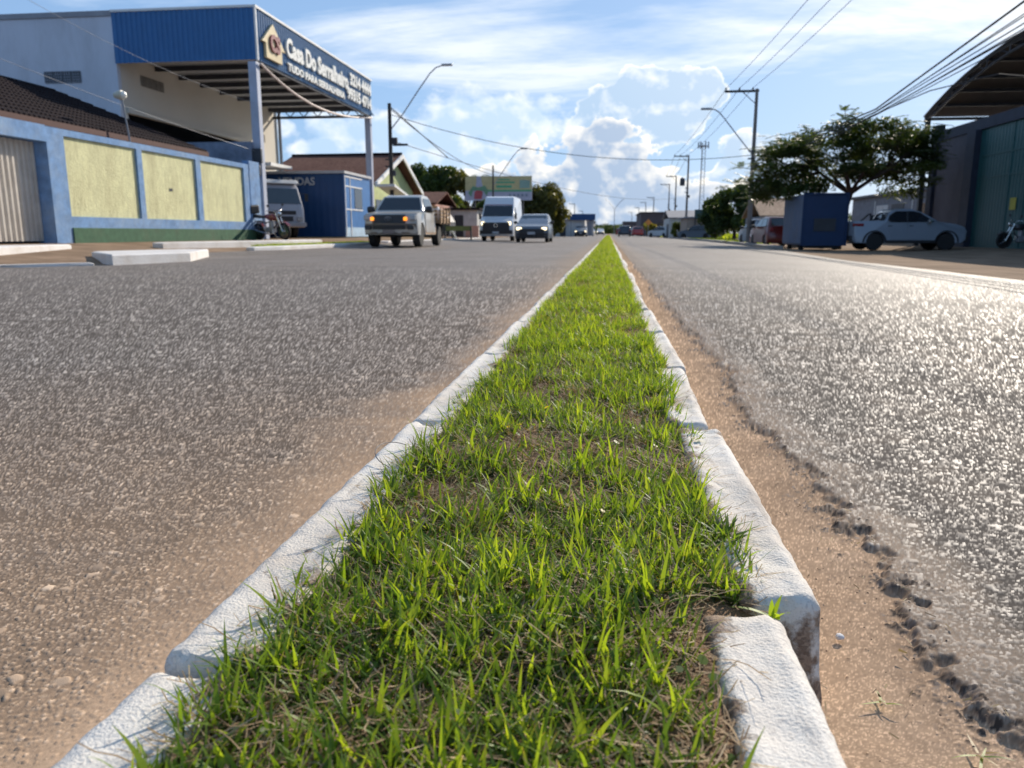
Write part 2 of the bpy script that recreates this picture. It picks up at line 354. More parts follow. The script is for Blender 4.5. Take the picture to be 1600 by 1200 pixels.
def near_road(side):
    Y0, Y1 = .36, 15.0
    # rows about evenly spread as one looks down the road, finer near by
    q = np.linspace(1 / Y0, 1 / Y1, 620); ys = 1 / q
    wmul = .86 if side < 0 else .60; ncol = 660 if side < 0 else 470
    u = np.linspace(0, 1, ncol)
    YY, U = np.meshgrid(ys, u, indexing='ij')
    x0 = .345 if side < 0 else .13
    XX = side * (x0 + U * (wmul * YY + .30))
    lim = np.interp(YY, [-4, 8, 10, 10.9, 11.3, 13, 15], [9.2, 9.0, 8.6, 7.9, 7.8, 7.5, 9.0]) if side < 0 else 4.86 + .10 * (fbm(YY * 0, YY, 1.1, 3, 61) - .5)
    beyond = np.abs(XX) >= lim; XX = side * np.minimum(np.abs(XX), lim)
    h1, t1 = stones(XX, YY, 0.0057, .0021, .0040, .96, 1 + side)
    h2_, t2 = stones(XX, YY, .030, .004, .0115, .30, 20 + side)
    big = h2_ * .45 > h1
    h = np.where(big, h2_ * .45, h1); t = np.where(big, t2, t1)
    low = fbm(XX, YY, 2.2, 4, 5) - .5
    patch = fbm(XX, YY, 9., 4, 9)
    # distance outside the kerb
    if side < 0:
        d = -XX - .40
        dust = np.clip(1.0 - d / (.09 + .36 * fbm(XX, YY, 1.3, 3, 2)), 0, 1) ** 1.2 * .95
        dust = np.clip(dust + (patch - .5) * .5 * (dust > 0) + np.clip(.42 - YY * .25, 0, .24), 0, 1)
        edge = np.ones_like(XX)
    else:
        wob = .050 * (fbm(XX * 0, YY, 4.1, 4, 3) - .5) * 2 + .050 * (fbm(XX, YY, 34, 4, 4) - .5) * 2 + .02 * (fbm(XX, YY, 110, 2, 14) - .5)
        e = .40 + .02 * np.clip(1.2 - YY, 0, 1) + wob
        edge = np.clip((XX - e) / .030, 0, 1)
        dust = np.clip(.45 - (XX - e) / .35, 0, .45) * (XX > e) + (patch - .5) * .3
        dust = np.clip(dust, 0, 1)
    k = np.array([.0085, .0085])
    fill = dust ** 2.6 * .0013 + fbm(XX, YY, 120, 2, 31) * .0005
    ha = np.maximum(h, fill); sandtop = fill >= h
    crumbs, _ = stones(XX, YY, .012, .0009, .0026, .16, 60)
    hs = fbm(XX, YY, 11, 3, 8) * .006 + fbm(XX, YY, 230, 3, 12) * .0005 + crumbs * 1.6 + .004
    fade = np.clip((Y1 - YY) / 8.0, 0, 1)
    base = zga(XX)
    Zs = base - .020 + hs
    Za = base - .004 * (1 - fade) - .004 * fade + ha * fade + low * .008 * fade
    Z = Zs * (1 - edge) + Za * edge
    chunk = np.zeros_like(XX); ct = chunk
    if side > 0:
        ck, ct = stones(XX, YY, .0085, .0025, .0052, .85, 80); bw_ = np.exp(-((XX - e - .004) / (.012 + .040 * fbm(XX * 0, YY, 9, 3, 91))) ** 2); chunk = ck * bw_ * np.clip((fbm(XX, YY, 22, 4, 90) - .40) * 7, 0, 1)
        Z = Z + chunk * .9
    # colours
    tn = np.clip(t, 0, 1)[..., None]
    c_bind = np.array([.092, .079, .069]); c_a = np.array([.170, .147, .128]); c_b = np.array([.385, .333, .285]); c_c = np.array([.52, .455, .39])
    stone = np.where(tn < .45, c_a + (np.array([.275, .238, .205]) - c_a) * (tn / .45), np.where(tn < .88, np.array([.275, .238, .205]) + (c_b - np.array([.275, .238, .205])) * ((tn - .45) / .43), c_c))
    top = np.clip(h / .0016, 0, 1)[..., None] ** 1.2
    col = c_bind * (1 - top) + stone * top
    if side < 0:
        tint = (np.clip(.75 - YY * .28, 0, .6) + .25 * np.clip(1 - (-XX - .4) / 1.6, 0, 1))[..., None] * (.7 + .6 * patch[..., None]); col = col * (1 + tint * np.array([.34, .10, -.13])) * 1.14
    csand = np.array([.53, .37, .25]) * (.75 + .5 * fbm(XX, YY, 300, 2, 44)[..., None])
    dm = (np.clip(dust * 1.1, 0, 1) * np.where(sandtop, .95, .55))[..., None]
    col = col * (1 - dm) + csand * dm
    darkedge = np.clip(1 - np.abs(edge - .5) * 2, 0, 1)[..., None]
    gr_, gt_ = stones(XX, YY, .0032, .0009, .0018, .9, 70)
    sandc = csand * (.80 + .40 * fbm(XX, YY, 7, 3, 15)[..., None]) * (.72 + .6 * np.clip(gt_, 0, 1)[..., None]); sandc = np.where(crumbs[..., None] > .0006, sandc * .5, sandc)
    col = sandc * (1 - edge[..., None]) + col * edge[..., None]
    col = col * (1 - .35 * darkedge * (side > 0)); cm_ = np.clip(chunk / .0008, 0, 1)[..., None]; col = col * (1 - cm_) + np.array([.105, .083, .070]) * (.6 + 1.4 * np.clip(ct, 0, 1)[..., None] ** 2) * cm_
    A = np.ones_like(XX); A = np.clip((Y1 - 2 - YY) / 9.5, 0, 1)
    A = np.maximum(A, 1 - edge)
    V = np.stack([XX.ravel(), YY.ravel(), Z.ravel()], 1); nr, nc = XX.shape
    idx = np.arange(nr * nc).reshape(nr, nc); a = idx[:-1, :-1].ravel(); b = idx[:-1, 1:].ravel(); c = idx[1:, 1:].ravel(); d_ = idx[1:, :-1].ravel()
    F = np.stack([a, d_, c, b], 1) if side < 0 else np.stack([a, b, c, d_], 1)
    F = F[~beyond.ravel()[F].all(1)]
    o = npmesh('road', V, F, ASPH, {'stone': np.concatenate([col.reshape(-1, 3), A.reshape(-1, 1)], 1)}, smooth=False); o['kind'] = 'structure'
near_road(-1); near_road(1)

# ------------------------------------------------------------------ kerb blocks of the median
def paint_mat():
    m, nt, b = newmat('kerb_paint'); L = nt.links
    tc = node(nt, 'ShaderNodeTexCoord'); P = tc.outputs['Object']
    n = node(nt, 'ShaderNodeTexNoise', inp={'Scale': 14., 'Detail': 9., 'Roughness': .68}); L.new(P, n.inputs['Vector'])
    n2 = node(nt, 'ShaderNodeTexNoise', inp={'Scale': 330., 'Detail': 3.}); L.new(P, n2.inputs['Vector'])
    n3 = node(nt, 'ShaderNodeTexNoise', inp={'Scale': 4., 'Detail': 8., 'Roughness': .7}); L.new(P, n3.inputs['Vector'])
    at = node(nt, 'ShaderNodeAttribute', attribute_name='wear')
    wr = mathn(nt, 'ADD', n.outputs[0], mathn(nt, 'MULTIPLY', at.outputs['Fac'], .42))
    f = ramp(nt, wr, [(.62, 0.), (.70, 1.)])
    c = mixc(nt, ramp(nt, n3.outputs[0], [(.42, 0.), (.72, .75)]), (.75, .705, .64), (.52, .43, .34))
    c = mixc(nt, ramp(nt, n2.outputs[0], [(.55, 0.), (.67, .50)]), c, (.40, .36, .33))
    mps = node(nt, 'ShaderNodeMapping'); mps.inputs['Scale'].default_value = (60, 5, 60); L.new(P, mps.inputs[0])
    ns = node(nt, 'ShaderNodeTexNoise', inp={'Scale': 1., 'Detail': 6.}); L.new(mps.outputs[0], ns.inputs['Vector'])
    c = mixc(nt, ramp(nt, ns.outputs[0], [(.60, 0.), (.70, .45)]), c, (.27, .235, .21))
    v = node(nt, 'ShaderNodeTexVoronoi', inp={'Scale': 260.}); L.new(P, v.inputs['Vector'])
    bare = ramp(nt, v.outputs['Color'], [(0., (.15, .10, .075)), (1., (.38, .28, .2))])
    c = mixc(nt, f, c, bare)
    L.new(c, b.inputs['Base Color']); b.inputs['Roughness'].default_value = .85; b.inputs['Specular IOR Level'].default_value = .3
    hsum = mathn(nt, 'ADD', mathn(nt, 'MULTIPLY', n2.outputs[0], .6), mathn(nt, 'ADD', mathn(nt, 'MULTIPLY', n.outputs[0], 1.5), mathn(nt, 'MULTIPLY', f, -.5)))
    bp = node(nt, 'ShaderNodeBump', inp={'Strength': .9, 'Distance': .0032}); L.new(hsum, bp.inputs['Height']); L.new(bp.outputs[0], b.inputs['Normal'])
    return m
PAINT = paint_mat()
def kerb_block(side, y0, y1, xo0, xo1, wd, ztop, res, seed, name='kerb_stone', skew=0):
    """rounded weathered concrete block; side -1 outer face towards -x. built as a swept, displaced section"""
    ln = y1 - y0; ns = 26 if res > 1 else 10; nl = max(6, int(ln / (.0075 if res > 1 else .10)))
    # section (across t: 0 outer .. wd inner, z)
    hgt = ztop + .05; R = .017
    sec = []
    def arc(cx, cz, r, a0, a1, n):
        return [(cx + r * math.cos(a0 + (a1 - a0) * i / n), cz + r * math.sin(a0 + (a1 - a0) * i / n)) for i in range(n + 1)]
    k = 6 if res > 1 else 2
    low = [(-.012, -.05), (-.010, 0.), (-.006, .03), (-.003, .06), (-.001, ztop - R - .012)] if res > 1 else [(-.012, -.05), (-.003, .06)]
    sec = low + arc(R, ztop - R, R, PI, PI / 2, k) + ([(R + (wd - R - .012) * i / 9, ztop - .003 * math.sin(PI * i / 9) ) for i in range(1, 9)] if res > 1 else []) + arc(wd - .012, ztop - .012, .012, PI / 2, 0, max(1, k // 2)) + ([(wd, .07), (wd, .03), (wd, -.05)] if res > 1 else [(wd, -.05)])
    V = []; W = []
    rr = random.Random(seed); ph = rr.random() * 50
    for j in range(nl + 1):
        f = j / nl; y = y0 + ln * f
        endr = min(f * ln, (1 - f) * ln); er = .012
        pin = 0 if endr >= er else (er - math.sqrt(max(0, er * er - (er - endr) ** 2)))
        xo = xo0 + (xo1 - xo0) * f
        for (t, z) in sec:
            tt = t; z2 = z
            cxm = wd / 2; s = 1 - pin / (wd / 2) * .8 if pin else 1
            tt = cxm + (tt - cxm) * s; z2 = z2 - pin * .9 * max(0, z / ztop)
            V.append((side * (abs(xo) - tt), y, z2))
            W.append(0)
    V = np.array(V)
    x, y, z = V[:, 0], V[:, 1], V[:, 2]
    amp = 1 if res > 1 else .5
    a = (fbm(x * 1. + z * .7 + ph, y, 7, 4, seed % 7) - .5) * .010 + (fbm(x + z + ph, y, 45, 3, 3) - .5) * .0040
    chips = np.clip(fbm(x + ph, y + z, 16, 3, 5) - .60, 0, 1) * .05
    zf = np.clip(z / ztop, 0, 1)
    edge = np.clip(np.minimum(y - y0, y1 - y) / .05, 0, 1)
    dz = (a * amp - chips * (1.2 - edge)) * zf
    dx = ((fbm(z * 2 + ph, y, 22, 4, 8) - .5) * .011 * amp + (fbm(z * 3 + ph, y, 90, 2, 9) - .5) * .003 * amp) * 1.0
    V[:, 2] += dz; V[:, 0] += -side * np.abs(dx) * (np.abs(V[:, 0]) > abs(xo0) - wd * .3)
    dout = (abs(xo0) - np.abs(x)); inner = np.clip((dout / wd - .55) / .45, 0, 1)
    low_ = np.clip(1 - z / .045, 0, 1)
    wear = inner * .36 + (1 - edge) * .30 + low_ * .5 + chips * 3
    m = len(sec); F = []
    for j in range(nl):
        for i in range(m - 1): F.append((j * m + i, j * m + i + 1, (j + 1) * m + i + 1, (j + 1) * m + i))
    F += [tuple(range(m))[::-1], tuple(range(nl * m, nl * m + m))]
    W = np.array(wear)
    if skew: V[:, 0] += skew * (V[:, 1] - y0)
    me = bpy.data.meshes.new(name); me.from_pydata([tuple(v) for v in V], [], F); me.materials.append(PAINT)
    at = me.color_attributes.new('wear', 'FLOAT_COLOR', 'POINT'); at.data.foreach_set('color', np.stack([W, W, W, np.ones(len(W))], 1).astype(np.float32).ravel())
    me.polygons.foreach_set('use_smooth', [True] * len(me.polygons))
    o = bpy.data.objects.new(name, me); COL.objects.link(o)
    me = o.data; bmfix(me)
    try: me.set_sharp_from_angle(angle=math.radians(50))
    except Exception: pass
    # move the origin to the block's base
    c = Vector(((V[:, 0].min() + V[:, 0].max()) / 2, y0, 0)); me.transform(Matrix.Translation(-c)); o.location = c
    return o
NEARK = [(1, -.45, .725, .188, .178, .078, .120, 'white painted kerb block at the bottom right corner of the grass strip'),
         (1, .755, 1.455, .226, .222, .085, .118, 'white kerb block with chipped brown end, second on the right of the grass'),
         (1, 1.475, 2.10, .203, .214, .080, .122, 'white kerb block set slightly inwards, third block on the right edge of the grass'),
         (1, 2.13, 2.90, .224, .222, .080, .118, 'white kerb block, fourth along the right edge of the grass'),
         (-1, -.45, .558, .380, .386, .090, .118, 'white kerb block with soil patches at the bottom left corner'),
         (-1, .565, 1.425, .380, .383, .088, .122, 'long white kerb block under the bent wire, second on the left edge of the grass'),
         (-1, 1.435, 2.30, .384, .384, .085, .120, 'white kerb block beyond the first dark joint, third on the left edge of the grass')]
for i, (s, a, b, x0, x1, wd, zt, lb) in enumerate(NEARK):
    tag(kerb_block(s, a, b, x0, x1, wd, zt, 2, 11 + i * 5), lb, 'kerb', 'white kerb blocks along the grass median')
rk = random.Random(3)
for s, y, xo in ((1, 2.93, .218), (-1, 2.31, .384)):
    k = 0
    while y < 105:
        l = .86 + rk.uniform(-.04, .04); j = rk.uniform(-.014, .014) if s > 0 else rk.uniform(-.006, .006); j2 = j + rk.uniform(-.008, .008)
        res = 2 if y < 5 else 1
        o = kerb_block(s, y, y + l, xo + j, xo + j2, .082, .118 + rk.uniform(-.006, .006), res, 100 + k * 3 + (50 if s > 0 else 0))
        nm = ['fourth', 'fifth', 'sixth', 'seventh', 'eighth'] if s < 0 else ['fifth', 'sixth', 'seventh', 'eighth', 'ninth']
        sd_ = 'left' if s < 0 else 'right'
        lb = 'white kerb block, %s along the %s edge of the grass' % (nm[k], sd_) if k < 5 else 'one of the distant white kerb blocks receding along the %s edge of the grass' % sd_
        tag(o, lb, 'kerb', 'white kerb blocks along the grass median' if k < 5 else 'distant kerb blocks on the %s edge of the grass' % sd_)
        y += l + .012; k += 1
# soil bed between the kerbs
ys = np.concatenate([np.arange(-.45, 3, .012), np.geomspace(3, 110, 160)]); xs = np.linspace(-.305, .165, 40)
YY, XX = np.meshgrid(ys, xs, indexing='ij')
ZZ = .107 + (fbm(XX, YY, 9, 4, 2) - .5) * .030 + (fbm(XX, YY, 60, 3, 6) - .5) * .012
ZZ -= np.clip((np.abs(XX + .07) - .20) / .05, 0, 1) * .02
nr, nc = XX.shape; idx = np.arange(nr * nc).reshape(nr, nc)
F = np.stack([idx[:-1, :-1].ravel(), idx[:-1, 1:].ravel(), idx[1:, 1:].ravel(), idx[1:, :-1].ravel()], 1)
SOIL = mat('soil', (.26, .165, .10), .95, var=.35, scale=30, bump=.6, bscale=300, dirt=(.08, .05, .033), dirtamt=.7, dscale=20, spec=.2)
o = npmesh('soil_bed', np.stack([XX.ravel(), YY.ravel(), ZZ.ravel()], 1), F, SOIL, smooth=True); o['kind'] = 'structure'

# ------------------------------------------------------------------ grass
def leaf_mat(name, trans=.5, rough=.45, colattr='tint', base=(1, 1, 1)):
    m, nt, b = newmat(name); L = nt.links
    at = node(nt, 'ShaderNodeAttribute', attribute_name=colattr)
    L.new(at.outputs['Color'], b.inputs['Base Color']); b.inputs['Roughness'].default_value = rough; b.inputs['Specular IOR Level'].default_value = .35
    tr = node(nt, 'ShaderNodeBsdfTranslucent')
    tcx = mixc(nt, 1., at.outputs['Color'], (1.95, 1.70, .50), 'MULTIPLY'); L.new(tcx, tr.inputs[0])
    ms = node(nt, 'ShaderNodeMixShader', inp={0: trans}); L.new(b.outputs[0], ms.inputs[1]); L.new(tr.outputs[0], ms.inputs[2])
    L.new(ms.outputs[0], nt.nodes['Material Output'].inputs[0]); return m
GRASS = leaf_mat('grass_blade', .52); STRAW = leaf_mat('straw', .25, .7)
def soilz(x, y): return .107 + (fbm(x, y, 9, 4, 2) - .5) * .030
def bald(x, y):
    """0 lush .. 1 bare"""
    v = fbm(x + 3.1, y, 4.6, 4, 21)
    b = np.clip((v - .525) / .09, 0, 1)
    b = np.maximum(b, np.clip((x - .05) / .05, 0, 1) * np.clip((.78 - y) / .06, 0, 1) * 1.3)       # bare soil beside the nearest right block
    return b
def blades(n, ya, yb, Lr, Wr, seg, lean, green, seed, flat=False, power=1.0, margin=.0):
    r = np.random.default_rng(seed)
    nt_ = int(n / 3.2) + 1
    ty = ya + (yb - ya) * r.random(nt_) ** power; tx = r.uniform(-.312, .158, nt_) + (fbm(ty * 0, ty, 6, 2, 77) - .5) * .03
    bb = bald(tx, ty); keep = (r.random(nt_) > bb * (.86 if not flat else .2)) & ~((tx > .100) & (ty < .75)); tx = tx[keep]; ty = ty[keep]
    k = r.integers(2, 6, len(tx)); X = np.repeat(tx, k); Y = np.repeat(ty, k); T = np.repeat(r.random(len(tx)), k); N = len(X)
    X = X + r.normal(0, .004, N); Y = Y + r.normal(0, .004, N)
    az = r.uniform(0, 2 * PI, N); Ln = r.uniform(Lr[0], Lr[1], N) * (.65 + .7 * np.repeat(r.random(len(tx)), k)); Wd = r.uniform(Wr[0], Wr[1], N)
    ln0 = r.uniform(lean[0], lean[1], N)                # lean from vertical at base
    bend = r.uniform(.1, 1.1, N) * (1 if not flat else .8)
    z0 = soilz(X, Y) - .004 + (r.uniform(0, .012, N) if flat else 0)
    P = np.zeros((N, seg + 1, 3)); P[:, 0] = np.stack([X, Y, z0], 1); ang = ln0.copy(); dirx = np.cos(az); diry = np.sin(az)
    for i in range(seg):
        st = Ln / seg; P[:, i + 1, 0] = P[:, i, 0] + np.sin(ang) * dirx * st; P[:, i + 1, 1] = P[:, i, 1] + np.sin(ang) * diry * st; P[:, i + 1, 2] = P[:, i, 2] + np.cos(ang) * st
        ang = ang + bend / seg * (1 if not flat else r.uniform(-1, 1, N))
        if flat: az = az + r.uniform(-.5, .5, N); dirx = np.cos(az); diry = np.sin(az)
    P[..., 2] = np.maximum(P[..., 2], .085)
    tw = r.uniform(0, 2 * PI, N) if not flat else az + PI / 2
    sxv = -np.sin(az) * .8 + np.cos(tw) * .5; syv = np.cos(az) * .8 + np.sin(tw) * .5; nn = np.sqrt(sxv ** 2 + syv ** 2) + 1e-6; sxv /= nn; syv /= nn
    prof = np.array([.55, 1., .95, .72, .38, .04]) if seg == 5 else (np.array([.6, 1., .8, .05]) if seg == 3 else np.array([.8, 1., 1., .9, .7]))
    off = (Wd[:, None] * prof[None, :]) / 2
    S = np.stack([sxv, syv, np.zeros(N)], 1)
    A = P - S[:, None, :] * off[..., None]; B = P + S[:, None, :] * off[..., None]
    V = np.stack([A, B], 2).reshape(-1, 3); m = (seg + 1) * 2
    base = (np.arange(N) * m)[:, None]; F = []
    for i in range(seg): F.append(base + np.array([2 * i, 2 * i + 1, 2 * i + 3, 2 * i + 2])[None, :])
    F = np.stack(F, 1).reshape(-1, 4)
    # tint
    c0 = np.array(green[0]); c1 = np.array(green[1]); c2 = np.array(green[2]); q = np.clip(.6 * T + .4 * r.random(N), 0, 1)[:, None]
    C = np.where(q < .5, c0 + (c1 - c0) * q * 2, c1 + (c2 - c1) * (q - .5) * 2)
    along = np.linspace(0, 1, seg + 1)[None, :, None]
    CC = C[:, None, :] * (1 - 0 * along)
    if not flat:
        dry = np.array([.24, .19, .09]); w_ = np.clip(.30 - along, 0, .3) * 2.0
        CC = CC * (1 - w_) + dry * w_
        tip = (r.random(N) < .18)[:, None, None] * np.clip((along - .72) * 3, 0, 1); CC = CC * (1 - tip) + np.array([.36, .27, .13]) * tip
    CC = np.repeat(CC[:, :, None, :], 2, 2).reshape(-1, 3)
    return V, F, np.concatenate([CC, np.ones((len(CC), 1))], 1)
def join(parts):
    Vs, Fs, Cs = [], [], []; o = 0
    for V, F, C in parts: Vs.append(V); Fs.append(F + o); Cs.append(C); o += len(V)
    return np.concatenate(Vs), np.concatenate(Fs), np.concatenate(Cs)
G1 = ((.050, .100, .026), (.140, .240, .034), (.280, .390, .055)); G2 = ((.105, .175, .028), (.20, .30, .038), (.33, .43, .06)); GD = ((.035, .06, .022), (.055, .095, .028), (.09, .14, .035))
STR = ((.14, .085, .05), (.34, .23, .13), (.58, .46, .30))
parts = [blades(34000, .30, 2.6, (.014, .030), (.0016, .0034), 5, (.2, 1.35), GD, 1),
         blades(25000, .30, 2.6, (.022, .050), (.0022, .0044), 5, (.05, .85), G1, 2),
         blades(2300, .30, 2.6, (.034, .058), (.0032, .0058), 5, (.0, .55), G2, 3),
         blades(38000, 2.4, 7.5, (.022, .048), (.0024, .0046), 3, (.0, .9), G1, 4),
         blades(9000, 2.4, 7.5, (.035, .062), (.003, .0055), 3, (.0, .6), G2, 5),
         blades(26000, 7, 30, (.03, .06), (.005, .010), 3, (.0, .9), G2, 6, power=1.3),
         blades(16000, 28, 112, (.04, .08), (.014, .030), 3, (.0, .9), G2, 7, power=1.2)]
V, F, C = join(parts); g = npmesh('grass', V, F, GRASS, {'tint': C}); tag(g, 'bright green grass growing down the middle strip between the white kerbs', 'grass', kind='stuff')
parts = [blades(40000, .30, 3.0, (.016, .055), (.0007, .0018), 4, (1.1, 1.75), STR, 11, flat=True),
         blades(16000, 3.0, 9.0, (.03, .07), (.0015, .003), 4, (1.0, 1.7), STR, 12, flat=True)]
V, F, C = join(parts); g = npmesh('dry_grass', V, F, STRAW, {'tint': C}); tag(g, 'dry brown straw and dead runners matted under the green grass', 'dry grass', kind='stuff')
# clover-like round leaves
r = np.random.default_rng(5); N = 1500
cx = r.uniform(-.29, .095, N); cy = .35 + 1.9 * r.random(N); cz = soilz(cx, cy) + r.uniform(.004, .018, N); rad = r.uniform(.0022, .005, N); tl = r.normal(0, .45, (N, 2))
th = np.arange(6) * PI / 3; ring = np.stack([np.cos(th), np.sin(th)], 1)
V = np.zeros((N, 6, 3)); V[..., 0] = cx[:, None] + ring[None, :, 0] * rad[:, None]; V[..., 1] = cy[:, None] + ring[None, :, 1] * rad[:, None]
V[..., 2] = cz[:, None] + (ring[None, :, 0] * tl[:, :1] + ring[None, :, 1] * tl[:, 1:]) * rad[:, None]
F = (np.arange(N) * 6)[:, None] + np.arange(6)[None, :]
q = r.random((N, 1)); C = np.array([.07, .13, .03]) * (1 - q) + np.array([.22, .33, .05]) * q; C[r.random(N) < .05] = (.5, .42, .04)
C = np.repeat(np.concatenate([C, np.ones((N, 1))], 1), 6, 0)
g = npmesh('clover', V.reshape(-1, 3), F, GRASS, {'tint': C}); tag(g, 'tiny round clover leaves low among the grass blades', 'clover', kind='stuff')
# ------------------------------------------------------------------ materials of things
M_BLUEWALL = mat('blue_wall_paint', (.155, .285, .50), .85, var=.22, scale=5, bump=.6, bscale=60, dirt=(.32, .40, .50), dirtamt=.6, dscale=1.3)
M_YEL = mat('yellow_render', (.66, .64, .37), .9, var=.13, scale=10, bump=1., bscale=45, dirt=(.40, .36, .20), dirtamt=.6, dscale=2.2, stretch=(1, 1, .35))
M_GREENP = mat('green_plinth', (.045, .12, .065), .85, var=.2, scale=6, bump=.4, bscale=50, dirt=(.09, .10, .06), dirtamt=.4)
M_GATE = mat('beige_gate_metal', (.58, .53, .46), .5, var=.08, scale=3, dirt=(.25, .18, .13), dirtamt=.3)
M_BLUESH = mat('blue_sheet', (.030, .125, .27), .38, metal=.0, var=.08, scale=1, spec=.6)
M_BLUESHD = mat('deep_blue_sheet', (.007, .055, .17), .42, var=.1, scale=1)
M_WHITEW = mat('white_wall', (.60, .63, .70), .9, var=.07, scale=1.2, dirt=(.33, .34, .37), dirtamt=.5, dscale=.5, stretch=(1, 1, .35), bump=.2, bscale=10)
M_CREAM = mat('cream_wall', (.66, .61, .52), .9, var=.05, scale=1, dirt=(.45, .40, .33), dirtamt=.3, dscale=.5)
M_WHITE = mat('white_paint', (.78, .77, .74), .6, var=.05, scale=3, dirt=(.5, .47, .42), dirtamt=.35)
M_KERBW = mat('whitewash', (.72, .70, .68), .9, var=.08, scale=5, dirt=(.42, .35, .28), dirtamt=.6, dscale=2.5, bump=.4, bscale=30)
M_GREYM = mat('grey_metal', (.30, .31, .33), .45, metal=.4, var=.1)
M_ZINC = mat('zinc_sheet', (.55, .55, .55), .45, metal=.3, var=.1, scale=2)
M_DARK = mat('dark_metal', (.035, .037, .045), .5, var=.2)
M_BLACK = mat('black_rubber', (.018, .018, .019), .8, var=.2, scale=20)
M_BTRIM = mat('black_plastic', (.022, .022, .025), .5, var=.1)
M_GLASS = mat('tinted_glass', (.015, .020, .026), .06, var=.05, spec=.8)
M_GLASSL = mat('windscreen_glass', (.05, .065, .075), .05, var=.05, spec=.9)
M_CHROME = mat('chrome', (.6, .6, .6), .18, metal=1., var=.03)
M_RIM = mat('alloy_rim', (.42, .42, .43), .3, metal=.8, var=.05)
M_TILE = None
def tile_mat(name, c1, c2, sc=3.2):
    m, nt, b = newmat(name); L = nt.links
    tc = node(nt, 'ShaderNodeTexCoord'); mp = node(nt, 'ShaderNodeMapping'); mp.inputs['Scale'].default_value = (sc, sc * 1.5, sc); L.new(tc.outputs['Object'], mp.inputs[0])
    v = node(nt, 'ShaderNodeTexVoronoi', inp={'Scale': 1.6}); L.new(mp.outputs[0], v.inputs['Vector'])
    n = node(nt, 'ShaderNodeTexNoise', inp={'Scale': .6, 'Detail': 8., 'Roughness': .7}); L.new(tc.outputs['Object'], n.inputs['Vector'])
    f = mathn(nt, 'ADD', mathn(nt, 'MULTIPLY', v.outputs['Distance'], .5), mathn(nt, 'MULTIPLY', n.outputs[0], .7))
    L.new(ramp(nt, f, [(.25, c1), (.75, c2)]), b.inputs['Base Color']); b.inputs['Roughness'].default_value = .95; b.inputs['Specular IOR Level'].default_value = .12
    wv = node(nt, 'ShaderNodeTexWave', bands_direction='Y', inp={'Scale': 2.0, 'Distortion': .6}); L.new(tc.outputs['Object'], wv.inputs['Vector'])
    bp = node(nt, 'ShaderNodeBump', inp={'Strength': .6, 'Distance': .06}); L.new(wv.outputs['Fac'], bp.inputs['Height']); L.new(bp.outputs[0], b.inputs['Normal'])
    return m
M_TILED = tile_mat('old_dark_tiles', (.010, .007, .009), (.022, .015, .016))
M_TILEB = tile_mat('brown_tiles', (.075, .034, .026), (.19, .10, .075))
M_TILEO = tile_mat('pale_tiles', (.26, .16, .10), (.48, .34, .24))
def paint(name, c, r=.3, dirt=None, da=.5): return mat('paint_' + name, c, r, var=.03, coat=.6, dirt=dirt, dirtamt=da, dscale=.9)

def corrug(mb, p0, p1, z0, z1, pitch, depth, nrm):
    """trapezoid-ribbed sheet between two ground points"""
    p0 = Vector(p0); p1 = Vector(p1); d = (p1 - p0); n = int(d.length / pitch); u = d / d.length; nv = Vector(nrm)
    pts = []
    for i in range(n):
        for f, h in ((0, 0), (.35, 0), (.5, 1), (.85, 1)): pts.append(p0 + u * (i + f) * d.length / n + nv * h * depth)
    pts.append(p1)
    vs = [(p.x, p.y, z0) for p in pts] + [(p.x, p.y, z1) for p in pts]; m = len(pts)
    mb.add(vs, [(i, i + 1, m + i + 1, m + i) for i in range(m - 1)]); return mb

# ------------------------------------------------------------------ vehicles
def wheel(parent, x, y, r, wd, side, spokes=5, rimm=None):
    t = MB(); t.lathe([(r * .62, -wd / 2), (r * .90, -wd / 2), (r, -wd * .36), (r, wd * .36), (r * .90, wd / 2), (r * .62, wd / 2)], axis='Y', n=28)
    w_ = empty_part('wheel', parent, (x, y, r)); t.build('tyre', M_BLACK, w_, smooth=True)
    m = MB(); yo = side * wd * .32
    m.lathe([(r * .64, -wd * .45), (r * .64, wd * .45), (r * .58, wd * .47), (r * .57, 0), (r * .57, -wd * .47)], axis='Y', n=28)
    for k in range(spokes):
        a = 2 * PI * k / spokes
        m.prism([(-.055 * r / .3, 0), (.055 * r / .3, 0), (.04 * r / .3, r * .6), (-.04 * r / .3, r * .6)], lambda u, v, tt, a=a: (u * math.cos(a) - v * math.sin(a), tt, u * math.sin(a) + v * math.cos(a)), yo - .02, yo + .02)
    m.lathe([(0, yo - .03), (r * .16, yo - .03), (r * .16, yo + side * .035), (0, yo + side * .035)], axis='Y', n=14)
    m.build('rim', rimm or M_RIM, w_, smooth=True)
    return w_
def empty_part(name, parent, loc=(0, 0, 0)):
    o = bpy.data.objects.new(name, None); COL.objects.link(o); o.parent = parent; o.location = loc; o.empty_display_size = .1; return o
